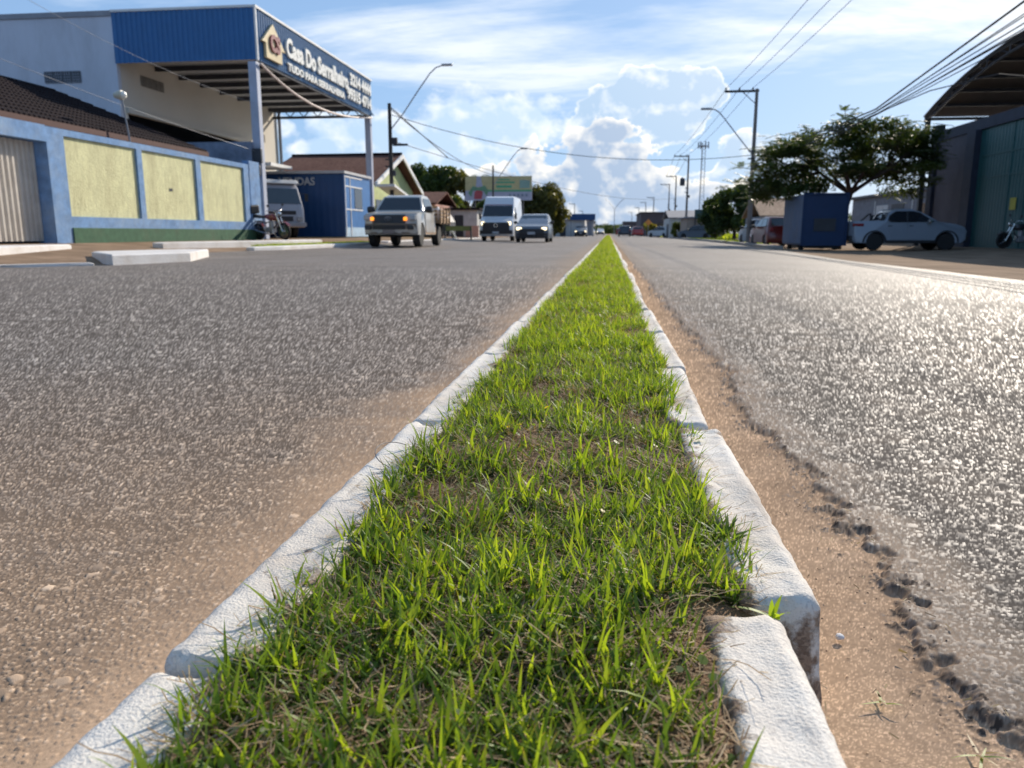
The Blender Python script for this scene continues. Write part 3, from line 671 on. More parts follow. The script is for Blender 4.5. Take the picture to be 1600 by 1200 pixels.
class Body:
    """car body as a side profile carried across the width; x forward, y left, z up"""
    def __init__(s, prof, W, belt, roof, tum, taper=.05, L=4.):
        s.p = prof; s.W = W; s.belt = belt; s.roof = roof; s.tum = tum; s.taper = taper; s.L = L
    def g(s, z):
        if z > s.belt: return 1 - .03 - s.tum * (z - s.belt) / (s.roof - s.belt)
        return 1 - .03 * max(0, (z - .6)) / max(.01, s.belt - .6) - .05 * max(0, .35 - z)
    def y(s, z, t): return s.W / 2 * t * s.g(z)
    def px(s, x, t): return x * (1 - s.taper * abs(t) ** 3 * min(1, abs(x) / (s.L * .5)) ** 2)
    def mesh(s, name, m, parent, holes=None):
        ts = [-1, -.985, -.93, -.75, -.4, 0, .4, .75, .93, .985, 1]; ins = [.045, .016, .0, 0, 0, 0, 0, 0, 0, .016, .045]
        zs = [q[1] for q in s.p]; xs = [q[0] for q in s.p]; zc = (min(zs) + max(zs)) / 2; xc = (min(xs) + max(xs)) / 2; hz = (max(zs) - min(zs)) / 2; hx = (max(xs) - min(xs)) / 2
        vs = []; fs = []; n = len(s.p)
        for t, i_ in zip(ts, ins):
            for x, z in s.p:
                zz = z - i_ * max(0, (z - zc) / hz); xx = x - i_ * (x - xc) / hx
                vs.append((s.px(xx, t), s.y(z, t) , zz))
        for j in range(len(ts) - 1):
            for i in range(n): fs.append((j * n + i, j * n + (i + 1) % n, (j + 1) * n + (i + 1) % n, (j + 1) * n + i))
        fs += [tuple(range(n))[::-1], tuple(range((len(ts) - 1) * n, len(ts) * n))]
        mb = MB(); mb.add(vs, fs); return mb.build(name, m, parent, smooth=32)
    def across(s, name, m, parent, a, b, t0=-.84, t1=.84, off=.008, n=8, crown=0.):
        """glass or panel lying on the profile between side points a and b"""
        (x0, z0), (x1, z1) = a, b; dx, dz = x1 - x0, z1 - z0; l = math.hypot(dx, dz); nx, nz = dz / l, -dx / l
        if nz < 0 and abs(nz) > abs(nx) : nx, nz = -nx, -nz
        xm = sum(q[0] for q in s.p) / len(s.p)
        if abs(nx) > .2 and nx * ((x0 + x1) / 2 - xm) < 0: nx, nz = -nx, -nz
        vs = []; fs = []
        for j in range(n + 1):
            t = t0 + (t1 - t0) * j / n
            for (x, z) in (a, b):
                for o in (off, off - .02): vs.append((s.px(x, t) + nx * o, s.y(z, t), z + nz * o))
        for j in range(n):
            q = j * 4; fs += [(q, q + 2, q + 6, q + 4), (q + 1, q + 5, q + 7, q + 3), (q, q + 4, q + 5, q + 1), (q + 2, q + 3, q + 7, q + 6)]
        fs += [(0, 1, 3, 2), (n * 4, n * 4 + 2, n * 4 + 3, n * 4 + 1)]
        mb = MB(); mb.add(vs, fs); return mb.build(name, m, parent, smooth=30)
    def side(s, name, m, parent, poly, sd, off=.006, th=.02):
        n = len(poly); vs = [(s.px(x, 1), sd * (s.W / 2 * s.g(z) + off), z) for x, z in poly] + [(s.px(x, 1), sd * (s.W / 2 * s.g(z) + off - th), z) for x, z in poly]
        fs = [tuple(range(n)), tuple(range(n, 2 * n))[::-1]] + [(i, (i + 1) % n, n + (i + 1) % n, n + i) for i in range(n)]
        mb = MB(); mb.add(vs, fs); return mb.build(name, m, parent)
def bottom(x0, x1, wheels, R, wr, zb):
    """bottom line from x0 (rear) to x1 (front) with wheel arches, wheel centre height wr"""
    pts = [(x0, zb)]
    for cx in wheels:
        a0 = math.asin(max(-1, min(1, (zb - wr) / R)))
        for k in range(11):
            a = PI - a0 + (a0 * 2 - PI) * k / 10
            pts.append((cx + R * math.cos(a), wr + R * math.sin(a)))
    pts.append((x1, zb)); return pts
def lamp_box(name, m, parent, x, y, z, d, bev=.012): 
    mb = MB(); mb.box((x, y, z), d); return mb.build(name, m, parent, bevel=bev)
def lampm(name, c, es, base=(.6, .6, .6)): return mat(name, base, .15, var=.02, emit=c, es=es)
M_HL = mat('headlamp_clear', (.30, .32, .34), .08, var=.02, spec=.9)
M_HLON = lampm('headlamp_lit', (1., .82, .48), 2.2); M_AMB = lampm('indicator_amber', (1., .30, .02), 1.3, (.7, .25, .03))
M_TL = mat('tail_lamp', (.22, .010, .012), .15, var=.02, spec=.8)
M_PLATE = mat('licence_plate', (.42, .43, .45), .5)
def hatchback(name, label, cat, loc, rz, col, group=None, lit=True, sedan=False, frontm=None, detail=True):
    t = empty(name, label, cat, loc, rz, group); m = col
    wx = (-1.28, 1.28); bp = bottom(-1.95, 1.98, wx, .345, .30, .20)
    if sedan: top = [(2.03, .35), (2.03, .62), (1.85, .80), (.98, .98), (.25, 1.42), (-.2, 1.47), (-.75, 1.43), (-1.45, 1.05), (-2.0, 1.0), (-2.05, .6), (-2.02, .35)]; rs, rb = (-.82, 1.40), (-1.40, 1.07)
    else: top = [(2.03, .35), (2.02, .62), (1.83, .82), (1.0, 1.00), (.22, 1.44), (-.4, 1.50), (-1.3, 1.46), (-1.85, 1.02), (-1.99, .6), (-1.98, .35)]; rs, rb = (-1.38, 1.40), (-1.80, 1.05)
    B = Body(bp + top, 1.75, .98, 1.50, .20, .10, 4.0)
    B.mesh('body', m, t)
    B.across('windscreen', M_GLASSL, t, (.93, 1.02), (.28, 1.40), -.90, .90, .010)
    B.across('rear_window', M_GLASS, t, rs, rb, -.84, .84)
    for sd in (-1, 1):
        B.side('window_trim', M_BTRIM, t, [(.84, 1.0), (.24, 1.41), (-.35, 1.43), (-1.08, 1.41), (-1.42, 1.08), (-1.35, 1.0)], sd, .003)
        B.side('side_window', M_GLASS, t, [(.78, 1.02), (.22, 1.38), (-.32, 1.41), (-.32, 1.02)], sd)
        B.side('side_window', M_GLASS, t, [(-.40, 1.02), (-.40, 1.41), (-1.05, 1.39), (-1.35, 1.08), (-1.3, 1.03)], sd)
        for x in wx: wheel(t, x, sd * .77, .30, .20, sd)
        lamp_box('headlight', M_HLON if lit else M_HL, t, 1.875, sd * .66, .70, (.16, .26, .13), .03)
        lamp_box('tail_light', M_TL, t, -1.86, sd * .70, .86, (.14, .20, .22), .02)
        if detail:
            mb = MB(); mb.lathe([(0, -.10), (.07, -.09), (.085, 0), (.07, .09), (0, .10)], (.72, sd * .98, 1.03), 'Y', 12); mb.box((.74, sd * .90, 1.0), (.05, .12, .04)); mb.build('mirror', M_BTRIM, t, smooth=True)
    B.across('grille', M_BTRIM, t, (2.030, .47), (2.025, .69), -.74, .74, .012)
    B.across('front_bumper', M_BTRIM, t, (2.00, .21), (2.033, .46), -.95, .95, .012)
    mb = MB(); mb.box((2.065, 0, .47), (.02, .40, .13)); mb.build('licence_plate', M_PLATE, t)
    mb = MB(); mb.bb(-1.80, 1.75, -.70, .70, .22, .55); mb.build('underbody', M_BTRIM, t)
    return t
def motorcycle(name, label, loc, rz, col, lean=.0, topbox=False, boxm=None):
    t = empty(name, label, 'motorcycle', loc, rz); t.rotation_euler = (lean, 0, rz)
    for x in (-.64, .64):
        w_ = empty_part('wheel', t, (x, 0, .30)); mb = MB()
        mb.lathe([(.255 + .045 * math.cos(a), .045 * math.sin(a)) for a in [2 * PI * k / 8 for k in range(9)]], axis='Y', n=26); mb.build('tyre', M_BLACK, w_, smooth=True)
        mb = MB(); mb.lathe([(.232, -.02), (.245, -.02), (.245, .02), (.232, .02), (.232, -.02)], axis='Y', n=24); mb.lathe([(0, -.06), (.05, -.06), (.05, .06), (0, .06)], axis='Y', n=10)
        for k in range(12):
            a = 2 * PI * k / 12; mb.tube([(.04 * math.cos(a), .03 * (-1) ** k, .04 * math.sin(a)), (.235 * math.cos(a + .3), 0, .235 * math.sin(a + .3))], .004, 4)
        mb.build('rim', M_CHROME, w_, smooth=True)
    f = MB(); f.tube([(.42, 0, .86), (.30, 0, .55), (.05, 0, .30), (-.22, 0, .30), (-.25, 0, .58), (.30, 0, .72)], .022, 6)
    for s_ in (-.07, .07): f.tube([(-.22, s_, .33), (-.64, s_, .30)], .018, 6); f.tube([(-.25, s_, .60), (-.70, s_, .68)], .015, 6); f.tube([(-.5, s_ * 1.6, .34), (-.52, s_ * 1.6, .64)], .025, 6)
    f.build('frame', M_DARK, t, smooth=True)
    f = MB()
    for s_ in (-.075, .075): f.tube([(.40, s_, .92), (.64, s_, .30)], .022, 8)
    f.build('fork', M_CHROME, t, smooth=True)
    mb = MB(); mb.lathe([(0, -.34), (.05, -.33), (.105, -.18), (.125, 0), (.11, .16), (.04, .24), (0, .25)], (0.12, 0, 0), 'X', 14)
    o = mb.build('fuel_tank', col, t, smooth=True); o.location = (0, 0, .80); o.rotation_euler = (0, .12, 0)
    mb = MB(); mb.prism([(-.78, .80), (-.40, .76), (-.12, .76), (-.10, .84), (-.40, .85), (-.80, .90)], lambda u, v, q: (u, q, v), -.11, .11); mb.build('seat', M_BTRIM, t, bevel=.03)
    mb = MB(); mb.bb(-.12, .16, -.10, .10, .26, .46); mb.lathe([(.08, 0), (.095, .05), (.08, .24), (.05, .25)], (.08, 0, .42), 'Z', 12); mb.lathe([(.09, -.15), (.09, .15)], (-.06, 0, .36), 'Y', 14); mb.build('engine', M_GREYM, t, bevel=.01)
    mb = MB(); mb.tube([(.16, -.10, .45), (.22, -.12, .25), (0, -.13, .22), (-.25, -.14, .27), (-.75, -.15, .38)], [.018, .018, .02, .04, .045], 8); mb.build('exhaust', M_CHROME, t, smooth=True)
    mb = MB(); mb.tube([(.28, .36, 1.02), (.36, .22, 1.02), (.40, 0, .95), (.36, -.22, 1.02), (.28, -.36, 1.02)], .014, 8); mb.build('handlebar', M_CHROME, t, smooth=True)
    for s_ in (-1, 1):
        mb = MB(); mb.tube([(.34, s_ * .24, 1.03), (.36, s_ * .30, 1.16)], .006, 5); mb.lathe([(0, -.01), (.05, -.01), (.05, .01), (0, .01)], (.36, s_ * .33, 1.19), 'X', 10); mb.build('mirror', M_BTRIM, t)
    mb = MB(); mb.lathe([(0, -.08), (.06, -.07), (.085, .0), (.085, .03), (0, .05)], (.50, 0, .88), 'X', 14); mb.build('headlight', M_CHROME, t, smooth=True)
    for (cx, a0, a1, rr) in ((.64, .6, 2.4, .33), (-.64, .5, 2.2, .34)):
        mb = MB(); n = 9; P = [(cx + rr * math.cos(a0 + (a1 - a0) * k / n), .30 + rr * math.sin(a0 + (a1 - a0) * k / n)) for k in range(n + 1)]; P2 = [(cx + (rr + .012) * math.cos(a0 + (a1 - a0) * k / n), .30 + (rr + .012) * math.sin(a0 + (a1 - a0) * k / n)) for k in range(n, -1, -1)]
        mb.prism(P + P2, lambda u, v, q: (u, q, v), -.06, .06); mb.build('mudguard', col, t)
    if topbox:
        mb = MB(); mb.bb(-1.02, -.66, -.20, .20, .92, 1.22); mb.build('top_box', boxm or M_BTRIM, t, bevel=.05)
    mb = MB(); mb.tube([(-.05, .10, .28), (-.02, .28, .02)], .012, 6); mb.build('kickstand', M_DARK, t)
    return t

# ---- silver flatbed pickup coming towards the viewer on the left
def pickup_flatbed():
    t = empty('flatbed_pickup', 'silver flatbed pickup with slatted timber tray and glowing orange lamps, muddy sides', 'pickup truck', (-7.40, 25.7, 0.0), -PI / 2 + .02)
    t.location = (-7.42, 28.35, 0.0)
    col = paint('pickup_silver', (.52, .50, .46), .3, dirt=(.33, .24, .16), da=.5)
    bp = bottom(-.80, 2.55, (1.62,), .46, .39, .42)
    top = [(2.62, .55), (2.64, .95), (2.50, 1.13), (1.15, 1.24), (.55, 1.76), (.20, 1.83), (-.55, 1.82), (-.78, 1.70), (-.80, 1.2)]
    B = Body(bp + top, 1.86, 1.20, 1.83, .25, .12, 5.2); B.mesh('body', col, t)
    # mud sprayed on the lower flanks
    B.across('windscreen', M_GLASS, t, (1.11, 1.27), (.60, 1.72), -.90, .90, .012)
    B.across('bumper', mat('muddy_bumper', (.17, .14, .115), .7, var=.2, scale=5, dirt=(.30, .2, .13), dirtamt=.5), t, (2.56, .44), (2.645, .79), -.97, .97, .012)
    B.across('rear_window', M_GLASS, t, (-.80, 1.28), (-.80, 1.66), -.8, .8, .012)
    mud = mat('dried_mud', (.38, .25, .15), .95, var=.2, scale=4)
    for sd in (-1, 1):
        B.side('side_window', M_GLASS, t, [(.95, 1.24), (.50, 1.70), (-.60, 1.72), (-.62, 1.24)], sd)
        B.side('mud_spray', mud, t, [(1.10, .44), (1.08, .72), (.7, .80), (.3, .76), (-.2, .84), (-.76, .74), (-.78, .44)], sd, .004, .006)
        B.side('door', col, t, [(1.02, .50), (1.00, 1.19), (-.66, 1.19), (-.68, .50)], sd, .009, .02); wheel(t, 1.62, sd * .78, .39, .26, sd, 6); wheel(t, -1.45, sd * .80, .39, .26, sd, 6)
        lamp_box('headlight', M_HL, t, 2.40, sd * .76, .99, (.26, .26, .17), .03)
        lamp_box('indicator_lamp', M_AMB, t, 2.60, sd * .57, .95, (.06, .13, .12), .03)
        lamp_box('fog_lamp', M_BTRIM, t, 2.545, sd * .74, .66, (.10, .22, .14), .02)
        mb = MB(); mb.lathe([(0, -.13), (.10, -.11), (.12, 0), (.10, .11), (0, .13)], (1.0, sd * 1.06, 1.30), 'Y', 12); mb.box((1.02, sd * .93, 1.26), (.06, .16, .05)); mb.build('mirror', M_BTRIM, t, smooth=True)
    B.across('grille', M_BTRIM, t, (2.648, .80), (2.61, 1.08), -.62, .62, .022)
    mb = MB()
    for (ra, rb_, zc_) in ((.115, .075, .95), (.035, .072, .95), (.085, .030, .975)):
        mb.tube([(2.68, ra * math.cos(a), zc_ + rb_ * math.sin(a)) for a in [2 * PI * k / 20 for k in range(21)]], .010, 5); mb.build('emblem', M_GREYM, t)
    B.across('lower_grille', M_BTRIM, t, (2.630, .60), (2.645, .74), -.60, .60, .02)
    mb = MB(); mb.box((2.67, 0, .52), (.02, .40, .13)); mb.build('licence_plate', mat('dirty_plate', (.22, .17, .15), .7), t)
    mb = MB(); mb.bb(-2.4, 2.4, -.40, .40, .42, .62); mb.bb(-.8, 2.3, -.62, .62, .48, .72); mb.tube([(1.62, -.7, .39), (1.62, .7, .39)], .05); mb.tube([(-1.45, -.7, .39), (-1.45, .7, .39)], .06); mb.build('chassis', M_DARK, t)
    W_ = mat('bed_timber', (.36, .23, .13), .85, var=.3, scale=2, stretch=(1, 1, 8))
    tr = MB(); tr.bb(-2.85, -.88, -1.06, 1.06, .86, .97); tray = tr.build('timber_tray', W_, t)
    for sd in (-1, 1):
        s_ = MB()
        for z in (1.02, 1.16, 1.30): s_.bb(-2.85, -.88, sd * 1.04, sd * 1.07, z - .05, z + .05)
        for x in (-2.8, -2.2, -1.55, -.93): s_.bb(x - .035, x + .035, sd * 1.07, sd * 1.11, .80, 1.44)
        s_.build('slatted_side', W_, tray)
    s_ = MB()
    for z in (1.02, 1.16, 1.30, 1.44): s_.bb(-.93, -.90, -.96, .96, z - .05, z + .05)
    s_.bb(-2.68, -2.65, -.96, .96, .95, 1.34); s_.build('headboard', W_, tray)
    for x in (-2.1,):
        for sd in (-1, 1):
            mb = MB(); mb.bb(-1.98, -1.95, sd * .62, sd * .95, .32, .86); mb.build('mudflap', M_BLACK, t)
    return t
pickup_flatbed()
b = MB(); b.bb(-.22, .22, -.2, .2, 0, .42); b.lathe([(.16, .42), (.12, .48), (.12, .52)], (0, 0, 0), 'Z', 16)
o = b.build('plastic_drum', M_WHITE, None, bevel=.04); o.location = (-6.62, 29.75, .952); tag(o, 'white plastic drum riding on the timber tray behind the pickup cab', 'drum')

# ---- white van
def van():
    t = empty('delivery_van', 'tall white van with lit headlights driving between the pickup and the hatchback', 'van', (-6.72, 49.4, 0), -PI / 2)
    col = paint('van_white', (.70, .71, .73), .3)
    bp = bottom(-2.9, 2.85, (-1.7, 1.85), .42, .36, .30)
    top = [(2.95, .42), (2.96, 1.02), (2.80, 1.22), (2.15, 1.42), (1.55, 2.18), (1.15, 2.62), (.8, 2.70), (-2.75, 2.70), (-2.92, 2.55), (-2.95, .5)]
    B = Body(bp + top, 2.06, 1.35, 2.70, .11, .07, 5.9); B.mesh('body', col, t)
    B.across('windscreen', M_GLASS, t, (2.11, 1.46), (1.60, 2.12), -.92, .92, .012)
    B.across('rear_window', M_GLASS, t, (-2.92, 1.5), (-2.92, 2.1), -.8, .8)
    for sd in (-1, 1):
        B.side('side_window', M_GLASS, t, [(1.95, 1.42), (1.50, 2.02), (.65, 2.02), (.65, 1.40)], sd)
        for x in (-1.7, 1.85): wheel(t, x, sd * .88, .36, .24, sd, 6, M_GREYM)
        lamp_box('headlight', M_HLON, t, 2.78, sd * .80, 1.04, (.16, .20, .20), .04)
        mb = MB(); mb.box((2.0, sd * 1.10, 1.48), (.12, .12, .38)); mb.box((1.98, sd * 1.0, 1.45), (.05, .14, .06)); mb.build('mirror', M_BTRIM, t, bevel=.03)
        lamp_box('tail_light', M_TL, t, -2.88, sd * .92, 1.2, (.1, .14, .5), .02)
    B.across('grille', M_BTRIM, t, (2.965, .60), (2.965, 1.10), -.80, .80, .012)
    B.across('bumper', M_BTRIM, t, (2.955, .42), (2.965, .64), -.97, .97, .02)
    B.across('visor_stripe', mat('red_stripe', (.30, .06, .07), .5), t, (1.565, 2.15), (1.53, 2.19), -.92, .92, .012)
    mb = MB(); mb.lathe([(.09, -.008), (.115, -.008), (.115, .012), (.09, .012), (.09, -.008)], (2.985, 0, .93), 'X', 20); mb.build('emblem', M_CHROME, t)
    mb = MB(); mb.box((2.985, 0, .50), (.02, .40, .13)); mb.build('licence_plate', M_PLATE, t)
    mb = MB(); mb.bb(-2.7, 2.6, -.85, .85, .30, .7); mb.build('underbody', M_BTRIM, t)
    return t
van()
hatchback('hatchback_car', 'dark grey hatchback with lit headlights driving beside the white van', 'car', (-4.0, 42.6, 0.0), -PI / 2, paint('hatch_grey', (.10, .12, .15), .25))

# ------------------------------------------------------------------ left side of the street
BZ = .28
# painted compound wall
t = empty('compound_wall', 'blue compound wall with yellow panels and green base along the left pavement', 'wall', (-12.6, 18, BZ - .1))
def P(mb, name, m, **k):
    o = mb.build(name, m, t, **k); o.location = -Vector(t.location); return o
w_ = MB(); XF = -12.5
ystrips = [(16.45, 17.02), (19.82, 20.05), (22.82, 23.10), (25.96, 26.35)]
for a, b in ystrips: w_.bb(-12.72, XF, a, b, .20, 2.82)

for a, b in ((17.02, 19.82), (20.05, 22.82), (23.10, 25.96)): w_.bb(-12.72, XF, a, b, 2.67, 2.82); w_.bb(-12.72, XF, a, b, .20, .86)
w_.bb(-12.72, XF, 8.6, 16.45, 2.48, 2.84); w_.bb(-13.0, XF, 7.9, 8.6, .15, 2.84)
w_.bb(-12.95, -12.72, 16.45, 16.75, .20, 2.80)
P(w_, 'frame', M_BLUEWALL)
w_ = MB(); w_.bb(-12.74, XF + .02, 26.353, 27.15, .20, 2.95); P(w_, 'end_pillar', M_BLUEWALL, bevel=.012)
for (a, b) in ((17.02, 19.82), (20.05, 22.82), (23.10, 25.96)):
    w_ = MB(); w_.bb(-12.70, -12.56, a, b, .86, 2.67); P(w_, 'panel', M_YEL)
w_ = MB(); w_.bb(-12.5, XF + .03, 17.0, 27.1, .15, .60); P(w_, 'plinth', M_GREENP, bevel=.01)
w_ = MB(); corrug(w_, (-12.86, 8.6, 0), (-12.86, 16.45, 0), .30, 2.475, .155, .05, (1, 0, 0)); w_.bb(-12.94, -12.88, 8.6, 16.45, .3, 2.475); P(w_, 'gate', M_GATE)
w_ = MB(); w_.bb(-12.56, -12.548, 21.35, 21.52, 1.66, 1.74); P(w_, 'mail_slot', M_DARK)

# house with the old dark tile roof behind the wall
t = empty('tiled_house', 'low house with blackened tile roof showing above the blue and yellow wall', 'house', (-18, 16, BZ - .1))
w_ = MB(); w_.bb(-22.5, -13.9, 5, 24.4, .2, 3.1); P(w_, 'wall', mat('teal_wall', (.05, .12, .20), .85))
rf = MB()
for sgn, xe in ((1, -13.15), (-1, -23.4)):
    xr = -18.3; n = 12
    pts = [(xe + (xr - xe) * i / n, 3.14 + (5.15 - 3.14) * i / n) for i in range(n + 1)]
    # battens of tiles step the slope slightly
    pl = []
    for i in range(n): pl += [(pts[i][0], pts[i][1]), (pts[i + 1][0], pts[i + 1][1] - .035)]
    pl.append(pts[-1]); low = [(x, z - .12) for x, z in pl][::-1]
    rf.prism(pl + low, lambda u, v, q: (u, q, v), 4.3, 24.8)
P(rf, 'roof', M_TILED)
rf = MB(); rf.bb(-13.22, -13.10, 4.3, 24.8, 2.94, 3.08); P(rf, 'eave_board', mat('eave_wood', (.10, .045, .035), .8))
# lamp post leaning above the wall
t = empty('yard_lamp', 'small lamp on a thin post rising behind the yellow panels', 'lamp', (-12.85, 20.0, 2.3))
w_ = MB(); w_.tube([(-12.85, 20.25, 2.2), (-12.85, 19.95, 3.95)], .022, 8); P(w_, 'post', M_GREYM)
w_ = MB(); w_.lathe([(0, -.20), (.07, -.19), (.12, -.05), (.12, .03), (0, .06)], (-12.85, 19.93, 4.05), 'X', 14); P(w_, 'lamp_head', mat('lamp_cream', (.6, .55, .42), .4), smooth=True)
w_ = MB(); w_.lathe([(0, .0), (.105, .02), (.07, .09), (0, .12)], (-12.82, 19.93, 4.05), 'X', 14); P(w_, 'lens', mat('lens_cream', (.8, .78, .68), .2), smooth=True)
# rough cross wall
w_ = MB(); w_.bb(-16.2, -12.75, 27.17, 27.35, .2, 3.68); o = w_.build('boundary_wall', mat('rough_grey_blue', (.22, .25, .32), .95, var=.3, scale=2, bump=.5, bscale=14)); tag(o, 'rough grey blue wall between the yellow panelled wall and the canopy column', 'wall')

# the big hardware shop with its canopy
t = empty('hardware_shop', 'tall white shop hall with blue ribbed canopy and raised white sign lettering', 'shop', (-18, 34, BZ - .1))
YF, YB = 27.6, 41.4; XW = -17.87
w_ = MB()
# flank wall facing the viewer, with a hole for the vent blocks left solid
w_.bb(-45, XW, YF, YF + .2, .15, 8.12)
P(w_, 'flank_wall', M_WHITEW)
w_ = MB(); w_.bb(-45.05, XW + .02, YF - .05, YF + .28, 8.123, 8.30); P(w_, 'coping', mat('coping', (.30, .31, .34), .8))
w_ = MB()
w_.bb(XW - .2, XW, YF + .2, 28.05, .15, 7.4); w_.bb(XW - .2, XW, 28.05, 37.4, 4.95, 7.4); w_.bb(XW - .2, XW, 37.4, YB, .15, 7.4)
w_.bb(XW - .12, XW + .10, 27.95, 37.5, 4.85, 5.02)
P(w_, 'front_wall', M_CREAM)
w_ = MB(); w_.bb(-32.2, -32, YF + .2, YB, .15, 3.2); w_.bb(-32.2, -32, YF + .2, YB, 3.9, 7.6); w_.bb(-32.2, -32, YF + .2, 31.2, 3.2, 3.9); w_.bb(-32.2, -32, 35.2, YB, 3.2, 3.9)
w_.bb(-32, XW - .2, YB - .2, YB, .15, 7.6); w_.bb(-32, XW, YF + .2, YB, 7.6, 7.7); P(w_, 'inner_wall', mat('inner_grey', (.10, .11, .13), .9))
def vent(y0, z0, nx, nz, s, fn, m=None):
    v_ = MB(); 
    for i in range(nx + 1): fn(v_, i * s - .012, i * s + .012, 0, nz * s)
    for k in range(nz + 1): fn(v_, 0, nx * s, k * s - .012, k * s + .012)
    for i in range(0, nx + 1, 4): fn(v_, i * s - .03, i * s + .03, 0, nz * s)
    return v_
v_ = vent(0, 0, 24, 5, .165, lambda mb, a, b, c, d: mb.bb(-32.15, -32.05, 31.2 + a, 31.2 + b, 3.1 + c, 3.1 + d)); P(v_, 'vent_block', M_DARK)
dk = MB(); dk.bb(-20.72, -19.32, YF - .012, YF - .002, 5.88, 6.28); P(dk, 'vent_shade_sheet', M_DARK)  # flat dark sheet on the solid wall, stands for shade in the vent holes
v_ = vent(0, 0, 16, 4, .0875, lambda mb, a, b, c, d: mb.bb(-20.72 + a, -20.72 + b, YF - .03, YF - .013, 5.90 + c * 1.1, 5.90 + d * 1.1)); P(v_, 'vent_block', mat('block_grey', (.27, .29, .33), .9))
for (ya, za, n_) in ((29.05, 6.0, 16), (38.6, 5.1, 12)):
    dk = MB(); dk.bb(XW + .002, XW + .01, ya, ya + n_ * .093, za, za + .36); P(dk, 'vent_shade_sheet', M_DARK)  # dark sheet again in place of shaded holes, the wall behind is solid
    v_ = vent(0, 0, n_, 4, .093, lambda mb, a, b, c, d: mb.bb(XW + .011, XW + .03, ya + a, ya + b, za + c, za + d)); P(v_, 'vent_block', mat('block_cream', (.40, .36, .30), .9))
w_ = MB(); w_.lathe([(0, -.14), (.12, -.08), (.14, .02), (.06, .12), (0, .12)], (-22.5, 34.3, 4.55), 'Z', 12); P(w_, 'ceiling_lamp', lampm('bulb', (.85, 1., .85), 6.), smooth=True)
w_ = MB(); corrug(w_, (XW + .0, YF - .06, 0), (-12.5, YF - .06, 0), 6.5, 8.22, .19, -.035, (0, 1, 0)); P(w_, 'flank_fascia', M_BLUESHD if False else mat('blue_sheet_flank', (.028, .14, .34), .5, var=.08))
w_ = MB(); corrug(w_, (-12.5, YF - .06, 0), (-12.5, 41.0, 0), 6.5, 8.22, .19, .035, (1, 0, 0)); P(w_, 'street_fascia', M_BLUESH)
w_ = MB(); w_.bb(-12.62, -12.42, YF - .1, 41.05, 8.222, 8.30); w_.bb(XW, -12.62, YF - .12, YF + .04, 8.222, 8.30); w_.bb(-12.50, -12.43, YF - .10, YF - .03, 6.48, 8.22); P(w_, 'flashing', M_WHITE)
w_ = MB(); corrug(w_, (XW, 41.0, 0), (-12.5, 41.0, 0), 6.75, 8.1, .19, .035, (0, 1, 0)); P(w_, 'rear_fascia', mat('blue_grey_sheet', (.09, .12, .17), .5))
w_ = MB(); n = 60
xs_ = [XW + (-12.55 - XW) * i / n for i in range(n + 1)]
pl = [(YF + (41.0 - YF) * i / 80, 6.92 + .03 * (i % 2)) for i in range(81)]
w_.prism([(a, b) for a, b in pl] + [(a, b + .02) for a, b in pl[::-1]], lambda u, v, q: (q, u, v), XW, -12.55); P(w_, 'canopy_roof', mat('canopy_sheet', (.60, .60, .60), .6, var=.1))
for k in range(8):
    y = 28.4 + k * 1.72; w_ = MB(); w_.bb(XW, -12.56, y - .06, y + .06, 6.72, 6.90); P(w_, 'purlin', M_DARK)
w_ = MB(); w_.bb(-12.62, -12.52, YF, 41.0, 6.42, 6.50); w_.bb(XW, -12.5, 40.9, 41.0, 6.42, 6.54); w_.bb(XW, -12.5, 40.9, 41.0, 6.88, 6.94)
for k in range(7):
    x = XW + .2 + k * .76; w_.tube([(x, 40.95, 6.5), (x + .38, 40.95, 6.9), (x + .76, 40.95, 6.5)], .03, 5)
P(w_, 'truss', M_DARK)
for (yy, wd_) in ((27.55, .30), (40.85, .30)):
    w_ = MB(); w_.bb(-12.78, -12.78 + wd_, yy - wd_ / 2, yy + wd_ / 2, .25, 6.42)
    P(w_, 'column', mat('column_paint', (.42, .46, .56), .6, var=.06, dirt=(.25, .25, .27), dirtamt=.4), bevel=.015)
w_ = MB(); w_.tube([(XW + .12, YB + .05, .3), (XW + .12, YB + .05, 7.2)], .09, 8); P(w_, 'downpipe', M_GREYM)
w_ = MB(); w_.bb(-12.80, -12.42, 27.25, 27.38, 2.95, 3.45); w_.bb(-12.72, -12.5, 27.22, 27.36, 2.5, 2.85); P(w_, 'meter_box', M_DARK, bevel=.02)
w_ = MB(); w_.tube([(-12.40, 27.6 + 13.2 * f, 6.38 - 2.6 * f * (1 - f) * (1.25 - .5 * f)) for f in [i / 24 for i in range(25)]], .045, 6); P(w_, 'hanging_hose', mat('pale_hose', (.62, .50, .44), .6))
# lettering (reads along +y, faces +x)
def SM(y, z, x=-12.42): return Matrix.Translation((x, y, z)) @ Matrix(((0, 0, 1, 0), (1, 0, 0, 0), (0, 1, 0, 0), (0, 0, 0, 1)))
M_LET = mat('letter_white', (.72, .72, .68), .5, var=.04)
def TX(nm, s, size, y, z, width, ht=None, bold=.02, ext=.04, m=None, x=-12.42):
    o = text_mesh(nm, s, size, m or M_LET, t, SM(y, z, x), ext=ext, bold=bold)
    ys_ = [v.co.y for v in o.data.vertices]; zs_ = [v.co.z for v in o.data.vertices]
    a, b = min(ys_), max(ys_); c, d = min(zs_), max(zs_)
    for v in o.data.vertices:
        v.co.y = y + (v.co.y - a) * width / (b - a)
        v.co.z = z + (v.co.z - c) * ((ht / (d - c)) if ht else 1)
    o.location = -Vector(t.location); return o
TX('sign_lettering', 'Casa Do Serralheiro', .75, 30.0, 7.12, 7.15, .72, .030)
